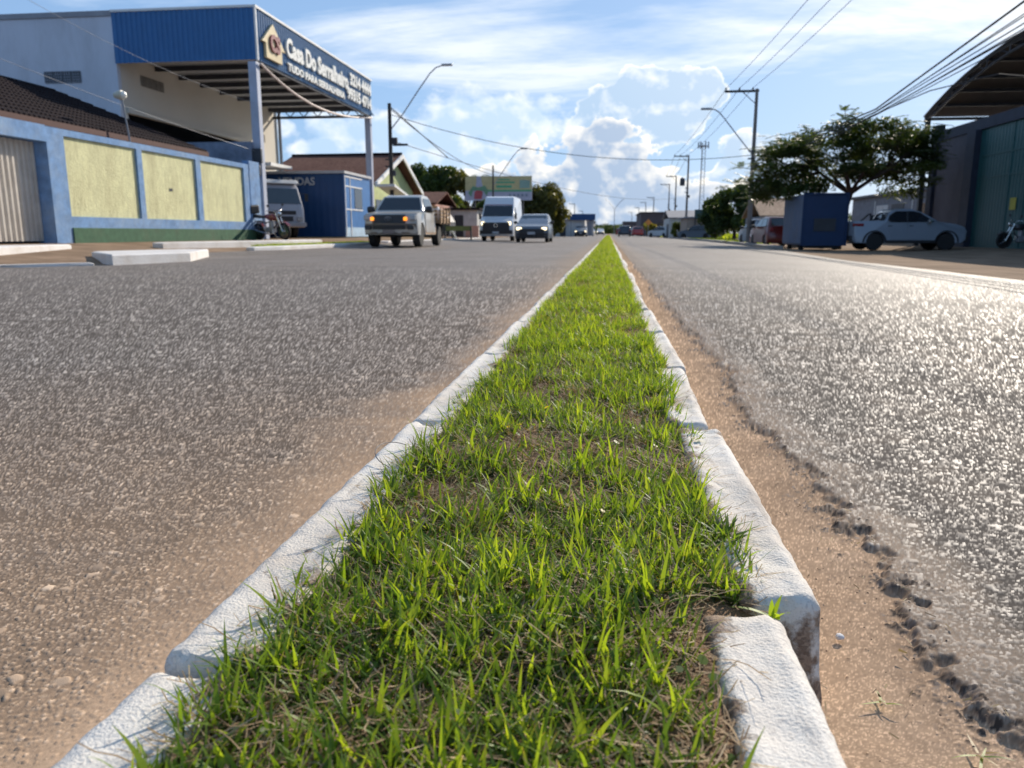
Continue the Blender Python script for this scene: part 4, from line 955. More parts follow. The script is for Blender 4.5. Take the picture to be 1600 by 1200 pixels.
TX('sign_lettering', 'TUDO PARA SERRALHERIA', .4, 30.05, 6.62, 6.55, .30, .016)
TX('sign_lettering', '3214 4444', .6, 37.45, 7.42, 3.30, .56, .028)
TX('sign_lettering', '99315 4714', .6, 37.00, 6.72, 3.75, .56, .028)
w_ = MB(); w_.prism([(27.75, 7.18), (28.73, 7.95), (29.75, 7.16), (29.42, 7.16), (29.42, 6.68), (28.05, 6.68), (28.05, 7.18)], lambda u, v, q: (q, u, v), -12.44, -12.34); P(w_, 'house_emblem', mat('emblem_cream', (.62, .50, .28), .5), bevel=.01)
TX('emblem_letters', 'CS', .8, 28.32, 6.95, .85, .62, .04, .04, mat('emblem_red', (.20, .03, .035), .5), -12.31)

# sales office under the canopy
t = empty('sales_office', 'dark blue metal sales office box under the canopy reading VENDAS', 'office', (-15.4, 38.2, BZ - .1))
w_ = MB(); w_.bb(-18.4, -12.55, 36.25, 40.3, .30, 3.24); P(w_, 'wall', M_BLUESHD)
w_ = MB(); w_.bb(-18.5, -12.40, 36.10, 40.35, 3.243, 3.36); P(w_, 'roof_trim', mat('trim_grey', (.50, .50, .50), .7))
w_ = MB(); corrug(w_, (-18.4, 36.24, 0), (-12.5, 36.24, 0), .3, 3.24, .32, -.003, (0, 1, 0)); P(w_, 'ribbed_front', M_BLUESHD)
w_ = MB(); w_.bb(-12.549, -12.50, 36.25, 40.3, .75, 3.24); P(w_, 'side_panel', mat('mid_blue_panel', (.045, .17, .42), .4))
w_ = MB(); w_.bb(-12.549, -12.497, 36.25, 40.3, .30, .75); P(w_, 'faded_base', mat('faded_blue', (.36, .50, .62), .8, var=.2, scale=3))
fr = MB()
for z in (1.60, 2.68, 3.12): fr.bb(-12.5, -12.47, 36.4, 38.95, z - .03, z + .03)
for y in (36.35, 37.1): fr.bb(-12.5, -12.467, y - .03, y + .03, .35, 3.15)
f_ = P(fr, 'window_frame', M_WHITE)
w_ = MB(); w_.bb(-12.499, -12.485, 37.75, 38.92, 1.66, 2.62); P(w_, 'window_pane', M_GLASS)
def FM(x, y, z): return Matrix.Translation((x, y, z)) @ Matrix.Rotation(PI / 2, 4, 'X')
o = text_mesh('sign_lettering', 'VENDAS', .5, mat('letter_pale_grey', (.50, .50, .50), .7), t, FM(-15.68, 36.18, 2.72), ext=.012, bold=.012, sx=.95); o.location = -Vector(t.location)
# white slab roof over the truck bay
w_ = MB(); w_.bb(-17.86, -14.75, 33.3, 35.6, 3.38, 3.52); w_.bb(-17.7, -17.5, 33.4, 33.6, .3, 3.38); w_.bb(-17.7, -17.5, 35.3, 35.5, .3, 3.38)
o = w_.build('bay_shelter', M_WHITE); tag(o, 'white slab shelter over the parked truck beside the VENDAS office', 'shelter')

# truck parked in the bay
def truck():
    t = empty('parked_truck', 'old silver grey truck cab parked in the bay between wall and blue office', 'truck', (-15.0, 33.6, .27), -.80)
    col = paint('truck_silver', (.33, .33, .36), .35); 
    bp = bottom(-1.2, 1.25, (.2,), .50, .42, .45)
    top = [(1.32, .5), (1.34, 1.20), (1.24, 1.42), (.90, 2.18), (.70, 2.33), (-1.1, 2.33), (-1.2, 2.2), (-1.2, .6)]
    B = Body(bp + top, 2.10, 1.4, 2.33, .08, .06, 2.6); B.mesh('cab', col, t)
    B.across('windscreen', M_GLASSL, t, (1.235, 1.46), (.95, 2.12), -.90, .90, .012)
    for sd in (-1, 1):
        B.side('side_window', M_GLASS, t, [(1.05, 1.46), (.82, 2.08), (-.3, 2.08), (-.3, 1.46)], sd)
        wheel(t, .2, sd * .88, .42, .26, sd, 6, M_GREYM); wheel(t, -3.6, sd * .80, .42, .5, sd, 6, M_GREYM)
        lamp_box('headlight', M_HL, t, 1.36, sd * .78, .82, (.06, .24, .20), .03)
        mb = MB(); mb.box((1.12, sd * 1.22, 1.75), (.06, .14, .34)); mb.tube([(1.1, sd * 1.0, 1.9), (1.12, sd * 1.22, 1.9)], .015); mb.build('mirror', M_BTRIM, t)
    B.across('grille', M_BTRIM, t, (1.34, 1.0), (1.34, 1.16), -.6, .6, .02)
    B.across('lower_grille', M_BTRIM, t, (1.34, .72), (1.34, .92), -.45, .45, .02)
    mb = MB(); mb.bb(1.28, 1.42, -1.05, 1.05, .48, .66); mb.build('bumper', M_GREYM, t, bevel=.02)
    mb = MB(); mb.box((1.43, 0, .57), (.02, .40, .13)); mb.build('licence_plate', M_PLATE, t)
    mb = MB(); mb.prism([(-.2, 2.335), (.95, 2.335), (.80, 2.50), (-.1, 2.52)], lambda u, v, q: (u, q, v), -.95, .95); mb.build('sun_visor', M_WHITE, t, bevel=.03)
    mb = MB(); mb.bb(-4.6, -1.3, -.35, .35, .55, .8); mb.bb(-1.2, 1.2, -.8, .8, .5, .75); mb.build('chassis', M_DARK, t)
    mb = MB(); mb.bb(-4.8, -1.35, -1.05, 1.05, .95, 1.5); mb.build('cargo_bed', M_DARK, t)
truck()
motorcycle('motorcycle', 'red and black motorcycle with round top box leaning beside the blue wall end', (-11.75, 26.3, .235), -.42, paint('moto_red', (.16, .02, .025), .25), lean=.10, topbox=True)

# white kerb islands on the left
def kerb_poly(name, label, poly, z0, z1, group=None, mt=None):
    """bevelled island; poly is the footprint"""
    cx = sum(p[0] for p in poly) / len(poly); cy = sum(p[1] for p in poly) / len(poly)
    top = [(cx + (x - cx) * .93, cy + (y - cy) * .97) for x, y in poly]
    n = len(poly); vs = [(x, y, z0) for x, y in poly] + [(x, y, z1 - .02) for x, y in poly] + [(x, y, z1) for x, y in top]
    fs = [(i, (i + 1) % n, n + (i + 1) % n, n + i) for i in range(n)] + [(n + i, n + (i + 1) % n, 2 * n + (i + 1) % n, 2 * n + i) for i in range(n)] + [tuple(range(2 * n, 3 * n)), tuple(range(n))[::-1]]
    mb = MB(); mb.add([(x - cx, y - cy, z - z0) for x, y, z in vs], fs); o = mb.build(name, mt or M_KERBW, None); o.location = (cx, cy, z0); tag(o, label, 'kerb', group); return o
kerb_poly('kerb_island', 'wide whitewashed kerb island at the road edge in front of the yellow panels', [(-7.62, 11.2), (-7.30, 12.9), (-8.3, 15.4), (-8.9, 15.3), (-9.45, 13.3)], -.03, .15)
kerb_poly('kerb_island', 'whitewashed kerb strip in front of the beige folding gate', [(-10.25, 8), (-10.25, 12.0), (-11.1, 15.0), (-11.6, 14.6), (-11.5, 8)], .05, .25)
kerb_poly('kerb_island', 'long whitewashed kerb strip at the foot of the third yellow panel and blue pillar', [(-10.45, 17.3), (-9.75, 22.5), (-9.9, 26.2), (-10.3, 26.2), (-10.9, 17.6)], .06, .26)
kerb_poly('kerb_island', 'whitewashed roadside kerb running behind the front wheels of the silver pickup', [(-8.95, 18.9), (-8.75, 20.2), (-8.75, 24.6), (-9.1, 30.0), (-9.45, 30.0), (-9.2, 24.4), (-9.3, 19.2)], -.03, .13)
kerb_poly('kerb_island', 'thin low white kerb along the road edge at the left border', [(-8.9, 7.0), (-8.50, 10.0), (-7.80, 11.0), (-7.9, 11.15), (-8.62, 10.2), (-9.05, 7.0)], -.05, .035)
kerb_poly('kerb_island', 'distant white kerb between the pickup tray and the white van', [(-9.5, 33), (-9.5, 60), (-9.9, 60), (-9.9, 33)], -.02, .14)
# grass tuft strip behind the roadside kerb
def turf(name, label, x0, x1, y0, y1, zf, n, h, seed):
    r = np.random.default_rng(seed); X = r.uniform(x0, x1, n); Y = r.uniform(y0, y1, n); H = h * r.uniform(.5, 1.3, n); az = r.uniform(0, 2 * PI, n); wd = h * .22
    V = np.zeros((n, 4, 3)); z = zga(X) + zf
    for k, s_ in ((0, -1), (1, 1)): V[:, k, 0] = X + s_ * wd * np.cos(az); V[:, k, 1] = Y + s_ * wd * np.sin(az); V[:, k, 2] = z
    lx = r.normal(0, h * .5, n); ly = r.normal(0, h * .5, n)
    for k, s_ in ((2, .25), (3, -.25)): V[:, k, 0] = X + lx + s_ * wd * np.cos(az); V[:, k, 1] = Y + ly + s_ * wd * np.sin(az); V[:, k, 2] = z + H
    q = r.random((n, 1)); C = np.array(G1[0]) * (1 - q) + np.array(G2[2]) * q; C = np.repeat(np.concatenate([C, np.ones((n, 1))], 1), 4, 0)
    o = npmesh(name, V.reshape(-1, 3), np.arange(n * 4).reshape(n, 4), GRASS, {'tint': C}); tag(o, label, 'grass', kind='stuff')
turf('grass_patch', 'small green grass patch behind the roadside white kerb by the motorcycle', -9.7, -9.1, 20.3, 30, 0, 5000, .07, 3)

# gabled house beyond the office
t = empty('gabled_house', 'small yellow green house with brown tile roof and white gable boards', 'house', (-16, 48.5, BZ - .1))
XG = -13.0
w_ = MB(); w_.bb(-20.5, XG - .5, 43.6, 53.4, .2, 3.25); w_.prism([(43.6, 3.25), (53.4, 3.25), (48.6, 5.0)], lambda u, v, q: (q, u, v), -20.5, XG - .5); P(w_, 'wall', mat('lime_wall', (.50, .55, .26), .85, dirt=(.22, .30, .14), dirtamt=.6, dscale=.6))
for sg, ye, yr in ((1, 42.9, 48.9), (-1, 54.1, 48.9)):
    w_ = MB(); w_.prism([(ye, 3.22), (yr, 5.30), (yr, 5.18), (ye, 3.10)], lambda u, v, q: (q, u, v), -20.2, XG); P(w_, 'roof', M_TILEB)
    w_ = MB(); w_.prism([(ye - .05 * sg, 3.24), (yr, 5.34), (yr, 5.06), (ye - .05 * sg, 2.98)], lambda u, v, q: (q, u, v), XG + .002, XG + .09); P(w_, 'barge_board', M_WHITE)
w_ = MB(); w_.add([(-20.2, 42.9, 3.16), (-20.2, 54.1, 3.16), (-20.2, 48.9, 5.25), (-23, 46, 3.1), (-23, 51, 3.1)], [(0, 3, 4, 1, 2), (0, 3, 4), (0, 2, 3), (3, 2, 4), (4, 2, 1)]); P(w_, 'roof', M_TILEB)
w_ = MB(); w_.tube([(-20.2, 48.9, 5.33), (-13.0, 48.9, 5.36)], .09, 6); P(w_, 'ridge_tiles', M_TILED)
for (a, b) in ((44.6, 45.9), (50.5, 51.8)):
    w_ = MB(); w_.bb(XG - .5, XG - .47, a, b, 1.4, 2.4); P(w_, 'window', M_GLASS)
w_ = MB(); w_.prism([(43.0, 3.02), (46.4, 2.52), (46.4, 2.64), (43.0, 3.16)], lambda u, v, q: (q, u, v), -12.9, -11.9); w_.tube([(-12.0, 46.3, .3), (-12.0, 46.3, 2.55)], .04); P(w_, 'awning', M_WHITE)
# brick coloured roofs, white shed and pink wall further on
def hut(name, label, x0, x1, y0, y1, h, rh, wm, rm, cat='house', doors=()):
    global t
    z0 = zg((x0 + x1) / 2) - .05
    t = empty(name, label, cat, ((x0 + x1) / 2, (y0 + y1) / 2, z0)); xm = (x0 + x1) / 2
    w_ = MB(); w_.bb(x0, x1, y0, y1, z0, h); P(w_, 'wall', wm)
    w_ = MB()
    if rh > 0:
        ym = (y0 + y1) / 2
        w_.prism([(y0 - .3, h - .05), (ym, h + rh), (y1 + .3, h - .05), (y1 + .3, h + .06), (ym, h + rh + .12), (y0 - .3, h + .06)], lambda u, v, q: (q, u, v), x0 - .25, x1 + .25)
    else: w_.bb(x0 - .25, x1 + .25, y0 - .25, y1 + .25, h, h + .16)
    P(w_, 'roof', rm)
    for (kind, face, a, b, c, d) in doors:
        w_ = MB()
        if face == 'y': w_.bb(a, b, y0 - .03, y0 + .0, z0 + c, z0 + d)
        elif face == '+x': w_.bb(x1, x1 + .03, a, b, z0 + c, z0 + d)
        else: w_.bb(x0 - .03, x0, a, b, z0 + c, z0 + d)
        P(w_, kind, {'door': M_DARK, 'window': M_GLASS, 'shutter': M_ZINC, 'sign_board': M_WHITE}[kind])
M_PINK = mat('pink_wall', (.50, .26, .20), .9); M_OLDW = mat('old_white', (.55, .53, .50), .9, dirt=(.3, .28, .25), dirtamt=.5); M_GREYW = mat('grey_wall', (.22, .22, .24), .9, var=.2)
hut('brick_roof_house', 'low house with red brick roof just behind the pickup tray', -17.0, -12.8, 57, 64, 2.6, .9, M_PINK, M_TILEB, doors=(('door', 'y', -14.2, -13.4, 0, 2.0),))
hut('white_shed', 'small white shed with dark roof and open doorway left of the van', -12.6, -10.3, 61, 66, 2.25, 0, M_OLDW, M_TILED, 'shed', (('door', 'y', -12.1, -11.4, 0, 1.7),))
w_ = MB(); w_.bb(-10.9, -9.9, 59.2, 59.35, 0, .95); w_.bb(-11.0, -9.8, 59.18, 59.38, .95, 1.02); o = w_.build('low_pink_wall', M_PINK); tag(o, 'low pink wall beside the left side of the white van', 'wall')
t = empty('timber_barrier', 'low green and yellow timber barrier standing between pickup and van', 'barrier', (-9.9, 50, 0))
w_ = MB(); w_.bb(-10.6, -8.8, 49.97, 50.03, .62, .92); P(w_, 'rail', mat('green_board', (.16, .18, .06), .8))
for x in (-10.55, -8.85):
    w_ = MB(); w_.bb(x - .04, x + .04, 49.92, 50.08, 0, .9); P(w_, 'leg', M_DARK)
t = empty('cart', 'dark two wheeled cart with arched cover parked behind the pickup tray', 'cart', (-11.3, 52, .1))
w_ = MB(); w_.prism([(-12.1, .4), (-10.5, .4), (-10.5, 1.2), (-10.8, 1.7), (-11.3, 1.9), (-11.8, 1.7), (-12.1, 1.2)], lambda u, v, q: (u, q, v), 51.2, 53.2); P(w_, 'cover', M_DARK)
w_ = MB(); w_.tube([(-10.5, 51.1, .9), (-9.9, 50.4, .15)], .05, 6); P(w_, 'drawbar', M_WHITE)
for x in (-12.12, -10.48):
    w_ = MB(); w_.lathe([(.20, -.05), (.30, -.05), (.30, .05), (.20, .05), (.20, -.05)], (x, 52.2, .38), 'X', 18); P(w_, 'wheel', M_BLACK)

# billboard
t = empty('billboard', 'long billboard with yellow upper field and pale lower band above the van', 'billboard', (-11.3, 80, 0))
M_BY = mat('board_yellow', (.52, .44, .22), .7); M_BW = mat('board_lilac', (.42, .42, .50), .7); M_BG = mat('board_green', (.10, .36, .20), .7); M_BG2 = mat('board_grey_green', (.24, .36, .30), .7); M_BR = mat('board_red', (.42, .08, .09), .7)
w_ = MB(); w_.bb(-14.7, -7.85, 80.0, 80.15, 3.75, 6.15); P(w_, 'panel', M_BW)
w_ = MB(); w_.bb(-14.7, -7.85, 79.985, 79.998, 4.75, 6.15); P(w_, 'yellow_field', M_BY)
w_ = MB(); w_.bb(-12.6, -7.85, 79.97, 79.984, 4.62, 4.80); P(w_, 'green_stripe', M_BG)
w_ = MB(); w_.bb(-11.5, -9.9, 79.97, 79.984, 5.0, 5.25); w_.bb(-11.5, -9.6, 79.97, 79.984, 5.45, 5.62); w_.bb(-11.3, -10.1, 79.97, 79.984, 5.75, 5.87); P(w_, 'lettering_block', M_BG)
w_ = MB(); w_.bb(-9.1, -8.05, 79.97, 79.984, 4.95, 5.75); P(w_, 'side_block', M_BG2)
w_ = MB(); w_.prism([(-13.8, 3.9), (-13.0, 3.9), (-12.9, 4.6), (-13.3, 4.9), (-13.75, 4.6)], lambda u, v, q: (u, q, v), 79.97, 79.984); P(w_, 'red_shape', M_BR)
w_ = MB(); w_.prism([(-14.4, 4.5), (-13.9, 5.2), (-13.3, 5.0), (-12.7, 5.25), (-12.3, 4.7), (-12.5, 4.2), (-12.8, 4.7), (-13.3, 4.75), (-13.9, 4.75), (-14.1, 4.1)], lambda u, v, q: (u, q, v), 79.95, 79.964); P(w_, 'green_shape', mat('board_leaf', (.14, .28, .17), .7))
w_ = MB(); w_.prism([(-13.6, 5.1), (-12.9, 5.1), (-13.1, 6.15), (-13.5, 6.15)], lambda u, v, q: (u, q, v), 79.965, 79.984); P(w_, 'white_shape', M_BW)
w_ = MB(); 
for k in range(5): w_.bb(-10.2 + k * .42, -9.95 + k * .42, 79.97, 79.995, 4.15, 4.38)
P(w_, 'lettering_block', mat('board_dim_text', (.20, .24, .30), .7))
for x in (-13.8, -11.3, -8.8):
    w_ = MB(); w_.bb(x - .1, x + .1, 80.18, 80.38, 0, 6.0); P(w_, 'post', M_DARK)
# low white commercial buildings and a blue sign far left of the road
hut('white_store', 'low white store with dark roof far beyond the rounded tree', -7.6, -3.4, 112, 122, 2.3, .6, M_OLDW, M_GREYW, 'store', (('door', 'y', -6.9, -6.1, 0, 1.9), ('shutter', 'y', -5.6, -3.9, 0, 1.9)))
t = empty('blue_sign', 'long blue rooftop sign board above the far white store', 'sign', (-3.7, 110.5, 0))
w_ = MB(); w_.bb(-5.6, -1.9, 110.5, 110.7, 2.25, 3.1); P(w_, 'board', M_BLUESHD)
for x in (-5.3, -2.2):
    w_ = MB(); w_.bb(x - .07, x + .07, 110.72, 110.86, 0, 2.9); P(w_, 'post', M_GREYM)
hut('grey_store', 'grey store further along the left side towards the vanishing point', -8.0, -2.9, 140, 170, 2.6, 0, M_GREYW, M_DARK, 'store', (('window', '+x', 142, 168, .6, 1.8),))
# ------------------------------------------------------------------ right side
# double cab pickup nose-in to the green gate
def pickup_double():
    t = empty('double_cab_pickup', 'silver white double cab pickup parked in shade before the big green gate', 'pickup truck', (11.85, 33.6, -.205), .02)
    col = paint('pickup_pearl', (.24, .27, .32), .3)
    bp = bottom(-2.15, 2.05, (-1.34, 1.40), .40, .33, .30)
    top = [(2.22, .42), (2.24, .74), (2.12, .92), (1.75, 1.03), (1.08, 1.12), (.42, 1.50), (.14, 1.575), (-.25, 1.60), (-.66, 1.57), (-.80, 1.50), (-.97, 1.17), (-2.21, 1.15), (-2.26, 1.11), (-2.25, .45)]
    B = Body(bp + top, 1.74, 1.09, 1.60, .16, .05, 4.47); B.mesh('body', col, t)
    B.across('windscreen', M_GLASSL, t, (1.02, 1.155), (.47, 1.47), -.90, .90, .010)
    B.across('rear_window', M_GLASS, t, (-.825, 1.45), (-.95, 1.21), -.82, .82, .010)
    for sd in (-1, 1):
        B.side('window_trim', M_BTRIM, t, [(.90, 1.12), (.36, 1.475), (.12, 1.535), (-.58, 1.535), (-.82, 1.38), (-.88, 1.20), (-.78, 1.10)], sd, .003)
        B.side('side_window', M_GLASS, t, [(.82, 1.14), (.34, 1.45), (.12, 1.51), (-.10, 1.52), (-.10, 1.12)], sd)
        B.side('side_window', M_GLASS, t, [(-.17, 1.12), (-.17, 1.52), (-.56, 1.51), (-.78, 1.36), (-.84, 1.22), (-.74, 1.13)], sd)
        B.side('door', col, t, [(.98, .42), (1.0, .75), (.92, 1.10), (-.10, 1.08), (-.12, .42)], sd, .010, .02); B.side('door', col, t, [(-.155, .42), (-.14, 1.08), (-.82, 1.10), (-.86, .78), (-.70, .42)], sd, .010, .02)
        B.side('sill_trim', M_BTRIM, t, [(-.92, .30), (-.92, .40), (.98, .40), (.98, .30)], sd, .014, .03)
        for x in (-1.34, 1.40): wheel(t, x, sd * .77, .33, .21, sd, 9)
        for x in (-1.34, 1.40):
            n = 12; pl = [(x + .40 * math.cos(PI * k / n), .33 + .40 * math.sin(PI * k / n)) for k in range(n + 1)] + [(x + .46 * math.cos(PI * k / n), .33 + .46 * math.sin(PI * k / n)) for k in range(n, -1, -1)]
            vs = [(u, sd * (B.W / 2 * B.g(v) + .012), v) for u, v in pl] + [(u, sd * (B.W / 2 * B.g(v) - .03), v) for u, v in pl]; m = len(pl); mb = MB()
            mb.add(vs, [(i, m - 1 - i, m - 2 - i, i + 1) for i in range(n)] + [(m + i, m + i + 1, 2 * m - 2 - i, 2 * m - 1 - i) for i in range(n)] + [(i, (i + 1) % m, m + (i + 1) % m, m + i) for i in range(m)]); mb.build('arch_trim', M_BTRIM, t)
        lamp_box('headlight', M_HL, t, 1.96, sd * .68, .82, (.26, .22, .12), .03)
        lamp_box('tail_light', M_TL, t, -1.98, sd * .765, 1.0, (.42, .16, .13), .03)
        mb = MB(); mb.lathe([(0, -.10), (.08, -.09), (.095, 0), (.08, .09), (0, .10)], (.66, sd * .97, 1.14), 'Y', 12); mb.box((.68, sd * .89, 1.10), (.05, .12, .04)); mb.build('mirror', M_CHROME, t, smooth=True)
        for x in (.02, -.78): lamp_box('door_handle', M_BTRIM, t, x, sd * .862, .96, (.16, .03, .03), .008)
        mb = MB(); mb.tube([(-1.02, sd * .70, 1.16), (-1.06, sd * .66, 1.48), (-1.14, sd * .67, 1.44), (-1.42, sd * .70, 1.16)], .034, 6); mb.build('roll_bar', M_BTRIM, t)
        mb = MB(); mb.prism([(-1.0, 1.15), (-.92, 1.42), (-1.02, 1.41), (-1.12, 1.15)], lambda u, v, q: (u, q, v), sd * .60, sd * .66); mb.build('bed_guard', M_BTRIM, t)
        mb = MB(); mb.tube([(.15, sd * .60, 1.60), (-.62, sd * .60, 1.62)], .018, 6); mb.build('roof_rail', M_GREYM, t)
    mb = MB(); mb.box((-2.22, 0, .48), (.14, 1.56, .20)); mb.build('rear_bumper', M_BTRIM, t, bevel=.03)
    mb = MB(); mb.box((2.18, 0, .45), (.16, 1.50, .24)); mb.build('front_bumper', M_BTRIM, t, bevel=.03)
    mb = MB(); mb.box((-2.30, 0, .70), (.02, .40, .13)); mb.build('licence_plate', M_PLATE, t)
    B.across('tailgate_panel', M_BTRIM, t, (-2.235, .62), (-2.235, .70), -.7, .7, .01)
    mb = MB(); mb.bb(-2.0, 1.9, -.70, .70, .28, .6); mb.build('underbody', M_BTRIM, t)
pickup_double()
# blue box trailer / kiosk
t = empty('box_trailer', 'blue metal box trailer on small wheels parked under the spreading tree', 'trailer', (8.6, 34.6, -.21))
M_TR = mat('trailer_blue', (.007, .030, .092), .6, var=.12, dirt=(.02, .035, .09), dirtamt=.5); M_TRS = mat('trailer_side_blue', (.06, .105, .19), .6, var=.15, dirt=(.10, .11, .14), dirtamt=.5)
w_ = MB(); w_.bb(7.82, 9.52, 33.1, 36.6, -.02, 2.02); P(w_, 'body', M_TR, bevel=.03)
w_ = MB(); w_.bb(8.0, 9.34, 33.3, 36.4, -.14, .0); P(w_, 'chassis', M_DARK)  # dark skirt box, added inset to give the darkness under the trailer
w_ = MB(); corrug(w_, (7.81, 33.15, 0), (7.81, 36.55, 0), .06, 1.98, .30, -.02, (1, 0, 0)); P(w_, 'ribbed_side', M_TRS)
w_ = MB(); w_.bb(8.25, 9.1, 33.05, 33.09, .98, 1.06); w_.bb(8.25, 9.1, 33.07, 33.095, .55, .98); P(w_, 'serving_hatch', M_DARK)
w_ = MB(); w_.bb(7.78, 7.84, 33.06, 33.12, .0, 2.04); w_.bb(9.50, 9.56, 33.06, 33.12, .0, 2.04); w_.bb(7.78, 9.56, 33.04, 33.10, 2.0, 2.06); w_.bb(7.78, 9.56, 33.04, 33.10, -.03, .03); P(w_, 'corner_frame', M_TR)
for x in (8.0, 9.35):
    for y in (33.9, 35.9):
        w_ = MB(); w_.lathe([(.10, -.08), (.19, -.08), (.19, .08), (.10, .08), (.10, -.08)], (x, y, -.02), 'X', 18); P(w_, 'wheel', M_BLACK)
# cars behind the trailer, seen from behind
hatchback('parked_car', 'dark red hatchback parked directly behind the blue trailer', 'car', (8.55, 41.8, -.21), PI / 2 + .06, paint('car_red', (.16, .012, .012), .3), lit=False)
hatchback('parked_car', 'grey hatchback parked between the red car and the concrete power pole', 'car', (9.1, 48.5, -.21), PI / 2 + .1, paint('car_grey', (.16, .18, .22), .3), lit=False)
motorcycle('motorcycle', 'black motorcycle parked before the green gate at the right border', (15.15, 31.0, -.09), PI + .12, paint('moto_black', (.02, .02, .025), .3), lean=-.08)
# warehouse with the vaulted canopy
t = empty('vaulted_warehouse', 'dark grey warehouse with green steel gate under a vaulted metal canopy', 'warehouse', (18, 34, -.1))
M_WH = mat('warehouse_grey', (.10, .095, .11), .9, var=.15, scale=1, dirt=(.055, .055, .065), dirtamt=.5); M_WHD = mat('warehouse_navy', (.022, .028, .050), .7, var=.2)
M_GG = mat('gate_green', (.030, .115, .115), .5, var=.12, scale=.8, dirt=(.02, .06, .065), dirtamt=.5, dscale=.8)
XR = 15.5
w_ = MB(); w_.bb(XR, XR + .2, 36.8, 40.2, -.3, 4.75); w_.bb(XR, 32, 40.2, 40.4, -.3, 5.15); w_.bb(XR, XR + .2, 8, 23.5, -.3, 4.75); w_.bb(31.8, 32, 8, 40.2, -.3, 5.1); w_.bb(XR, 32, 8, 8.2, -.3, 5.1); P(w_, 'wall', M_WH)
w_ = MB(); w_.bb(XR - .06, XR + .25, 8, 40.42, 4.753, 5.20); w_.bb(XR - .22, XR + .22, 36.0, 36.8, -.3, 4.75); w_.bb(XR - .16, XR + .2, 40.21, 40.75, -.3, 5.5); w_.bb(XR - .22, XR + .22, 23.5, 24.1, -.3, 4.75); P(w_, 'pillar', M_WHD)
w_ = MB(); w_.bb(XR + .06, XR + .14, 24.1, 36.0, -.12, 4.75); gt = P(w_, 'gate', M_GG)
w_ = MB()
for y in (24.1, 26.6, 29.1, 31.2, 33.3, 35.95): w_.bb(XR + .03, XR + .07, y - .04, y + .04, -.1, 4.72)
for z in (2.75, 3.65): w_.bb(XR + .035, XR + .065, 24.1, 36, z - .025, z + .025)
for k in range(48): w_.bb(XR + .050, XR + .061, 24.2 + k * .25, 24.23 + k * .25, -.1, 4.7)
w_.bb(XR + .03, XR + .06, 32.0, 32.05, -.1, 2.75)
w_.v = [(x - t.location.x * 0, y, z) for x, y, z in w_.v]; o = P(w_, 'gate_ribs', M_GG)
w_ = MB(); w_.bb(XR + .02, XR + .03, 32.50, 32.95, 1.36, 1.82); P(w_, 'notice', mat('notice_yellow', (.50, .42, .06), .6))
arc_ = [(40.9, 5.95), (39.6, 6.38), (38.2, 6.78), (36.8, 7.10), (35.0, 7.42), (33.2, 7.64), (31.2, 7.74), (29.2, 7.64), (27.4, 7.42), (25.6, 7.10), (24.2, 6.78), (22.8, 6.38), (21.5, 5.95)]
XA = 15.0
w_ = MB(); w_.prism(arc_ + [(y, z + .04) for y, z in arc_[::-1]], lambda u, v, q: (q, u, v), XA - .1, 31); P(w_, 'vault_roof', mat('vault_sheet', (.20, .175, .16), .7, var=.12))
w_ = MB()
def off(k, d):
    (y0, z0), (y1, z1) = arc_[max(0, k - 1)], arc_[min(len(arc_) - 1, k + 1)]; a, b = y1 - y0, z1 - z0; l = math.hypot(a, b); s_ = 1 if a < 0 else -1
    return (arc_[k][0] + b / l * d * s_ * 1, arc_[k][1] - abs(a) / l * d)
for X_ in (XA, XA + 5.3, XA + 10.6):
    up_ = [(X_, y, z - .04) for y, z in arc_]; lo_ = [(X_,) + off(k, .42 if 0 < k < len(arc_) - 1 else .2) for k in range(len(arc_))]
    w_.tube(up_, .055, 5); w_.tube(lo_, .055, 5)
    for k in range(len(arc_) - 1):
        w_.tube([lo_[k], up_[k + 1]], .028, 4); w_.tube([up_[k], lo_[k]], .028, 4); mid = [(a + b) / 2 for a, b in zip(up_[k], up_[k + 1])]; w_.tube([lo_[k + 1], mid], .022, 4)
P(w_, 'arched_truss', M_DARK)
for k in range(len(arc_)):
    w_ = MB(); w_.bb(XA, 31, arc_[k][0] - .05, arc_[k][0] + .05, arc_[k][1] - .16, arc_[k][1] - .03); P(w_, 'purlin', M_DARK)
for X_, Y_ in ((XA + .08, 40.75), (XA + 5.3, 40.75), (XA + 10.6, 40.75)):
    w_ = MB(); w_.bb(X_ - .1, X_ + .1, Y_ - .1, Y_ + .1, -.2 if X_ < 15.2 else 5.0, 5.85); P(w_, 'post', M_DARK)
t = empty('rebar_stubs', 'thin steel rods sticking up from the warehouse wall top', 'rods', (17.5, 40.3, 5.2))
w_ = MB()
for k in range(5): w_.tube([(17.0 + .22 * k, 40.3, 5.1), (17.02 + .22 * k, 40.3, 5.75)], .012, 4)
P(w_, 'rods', M_DARK)
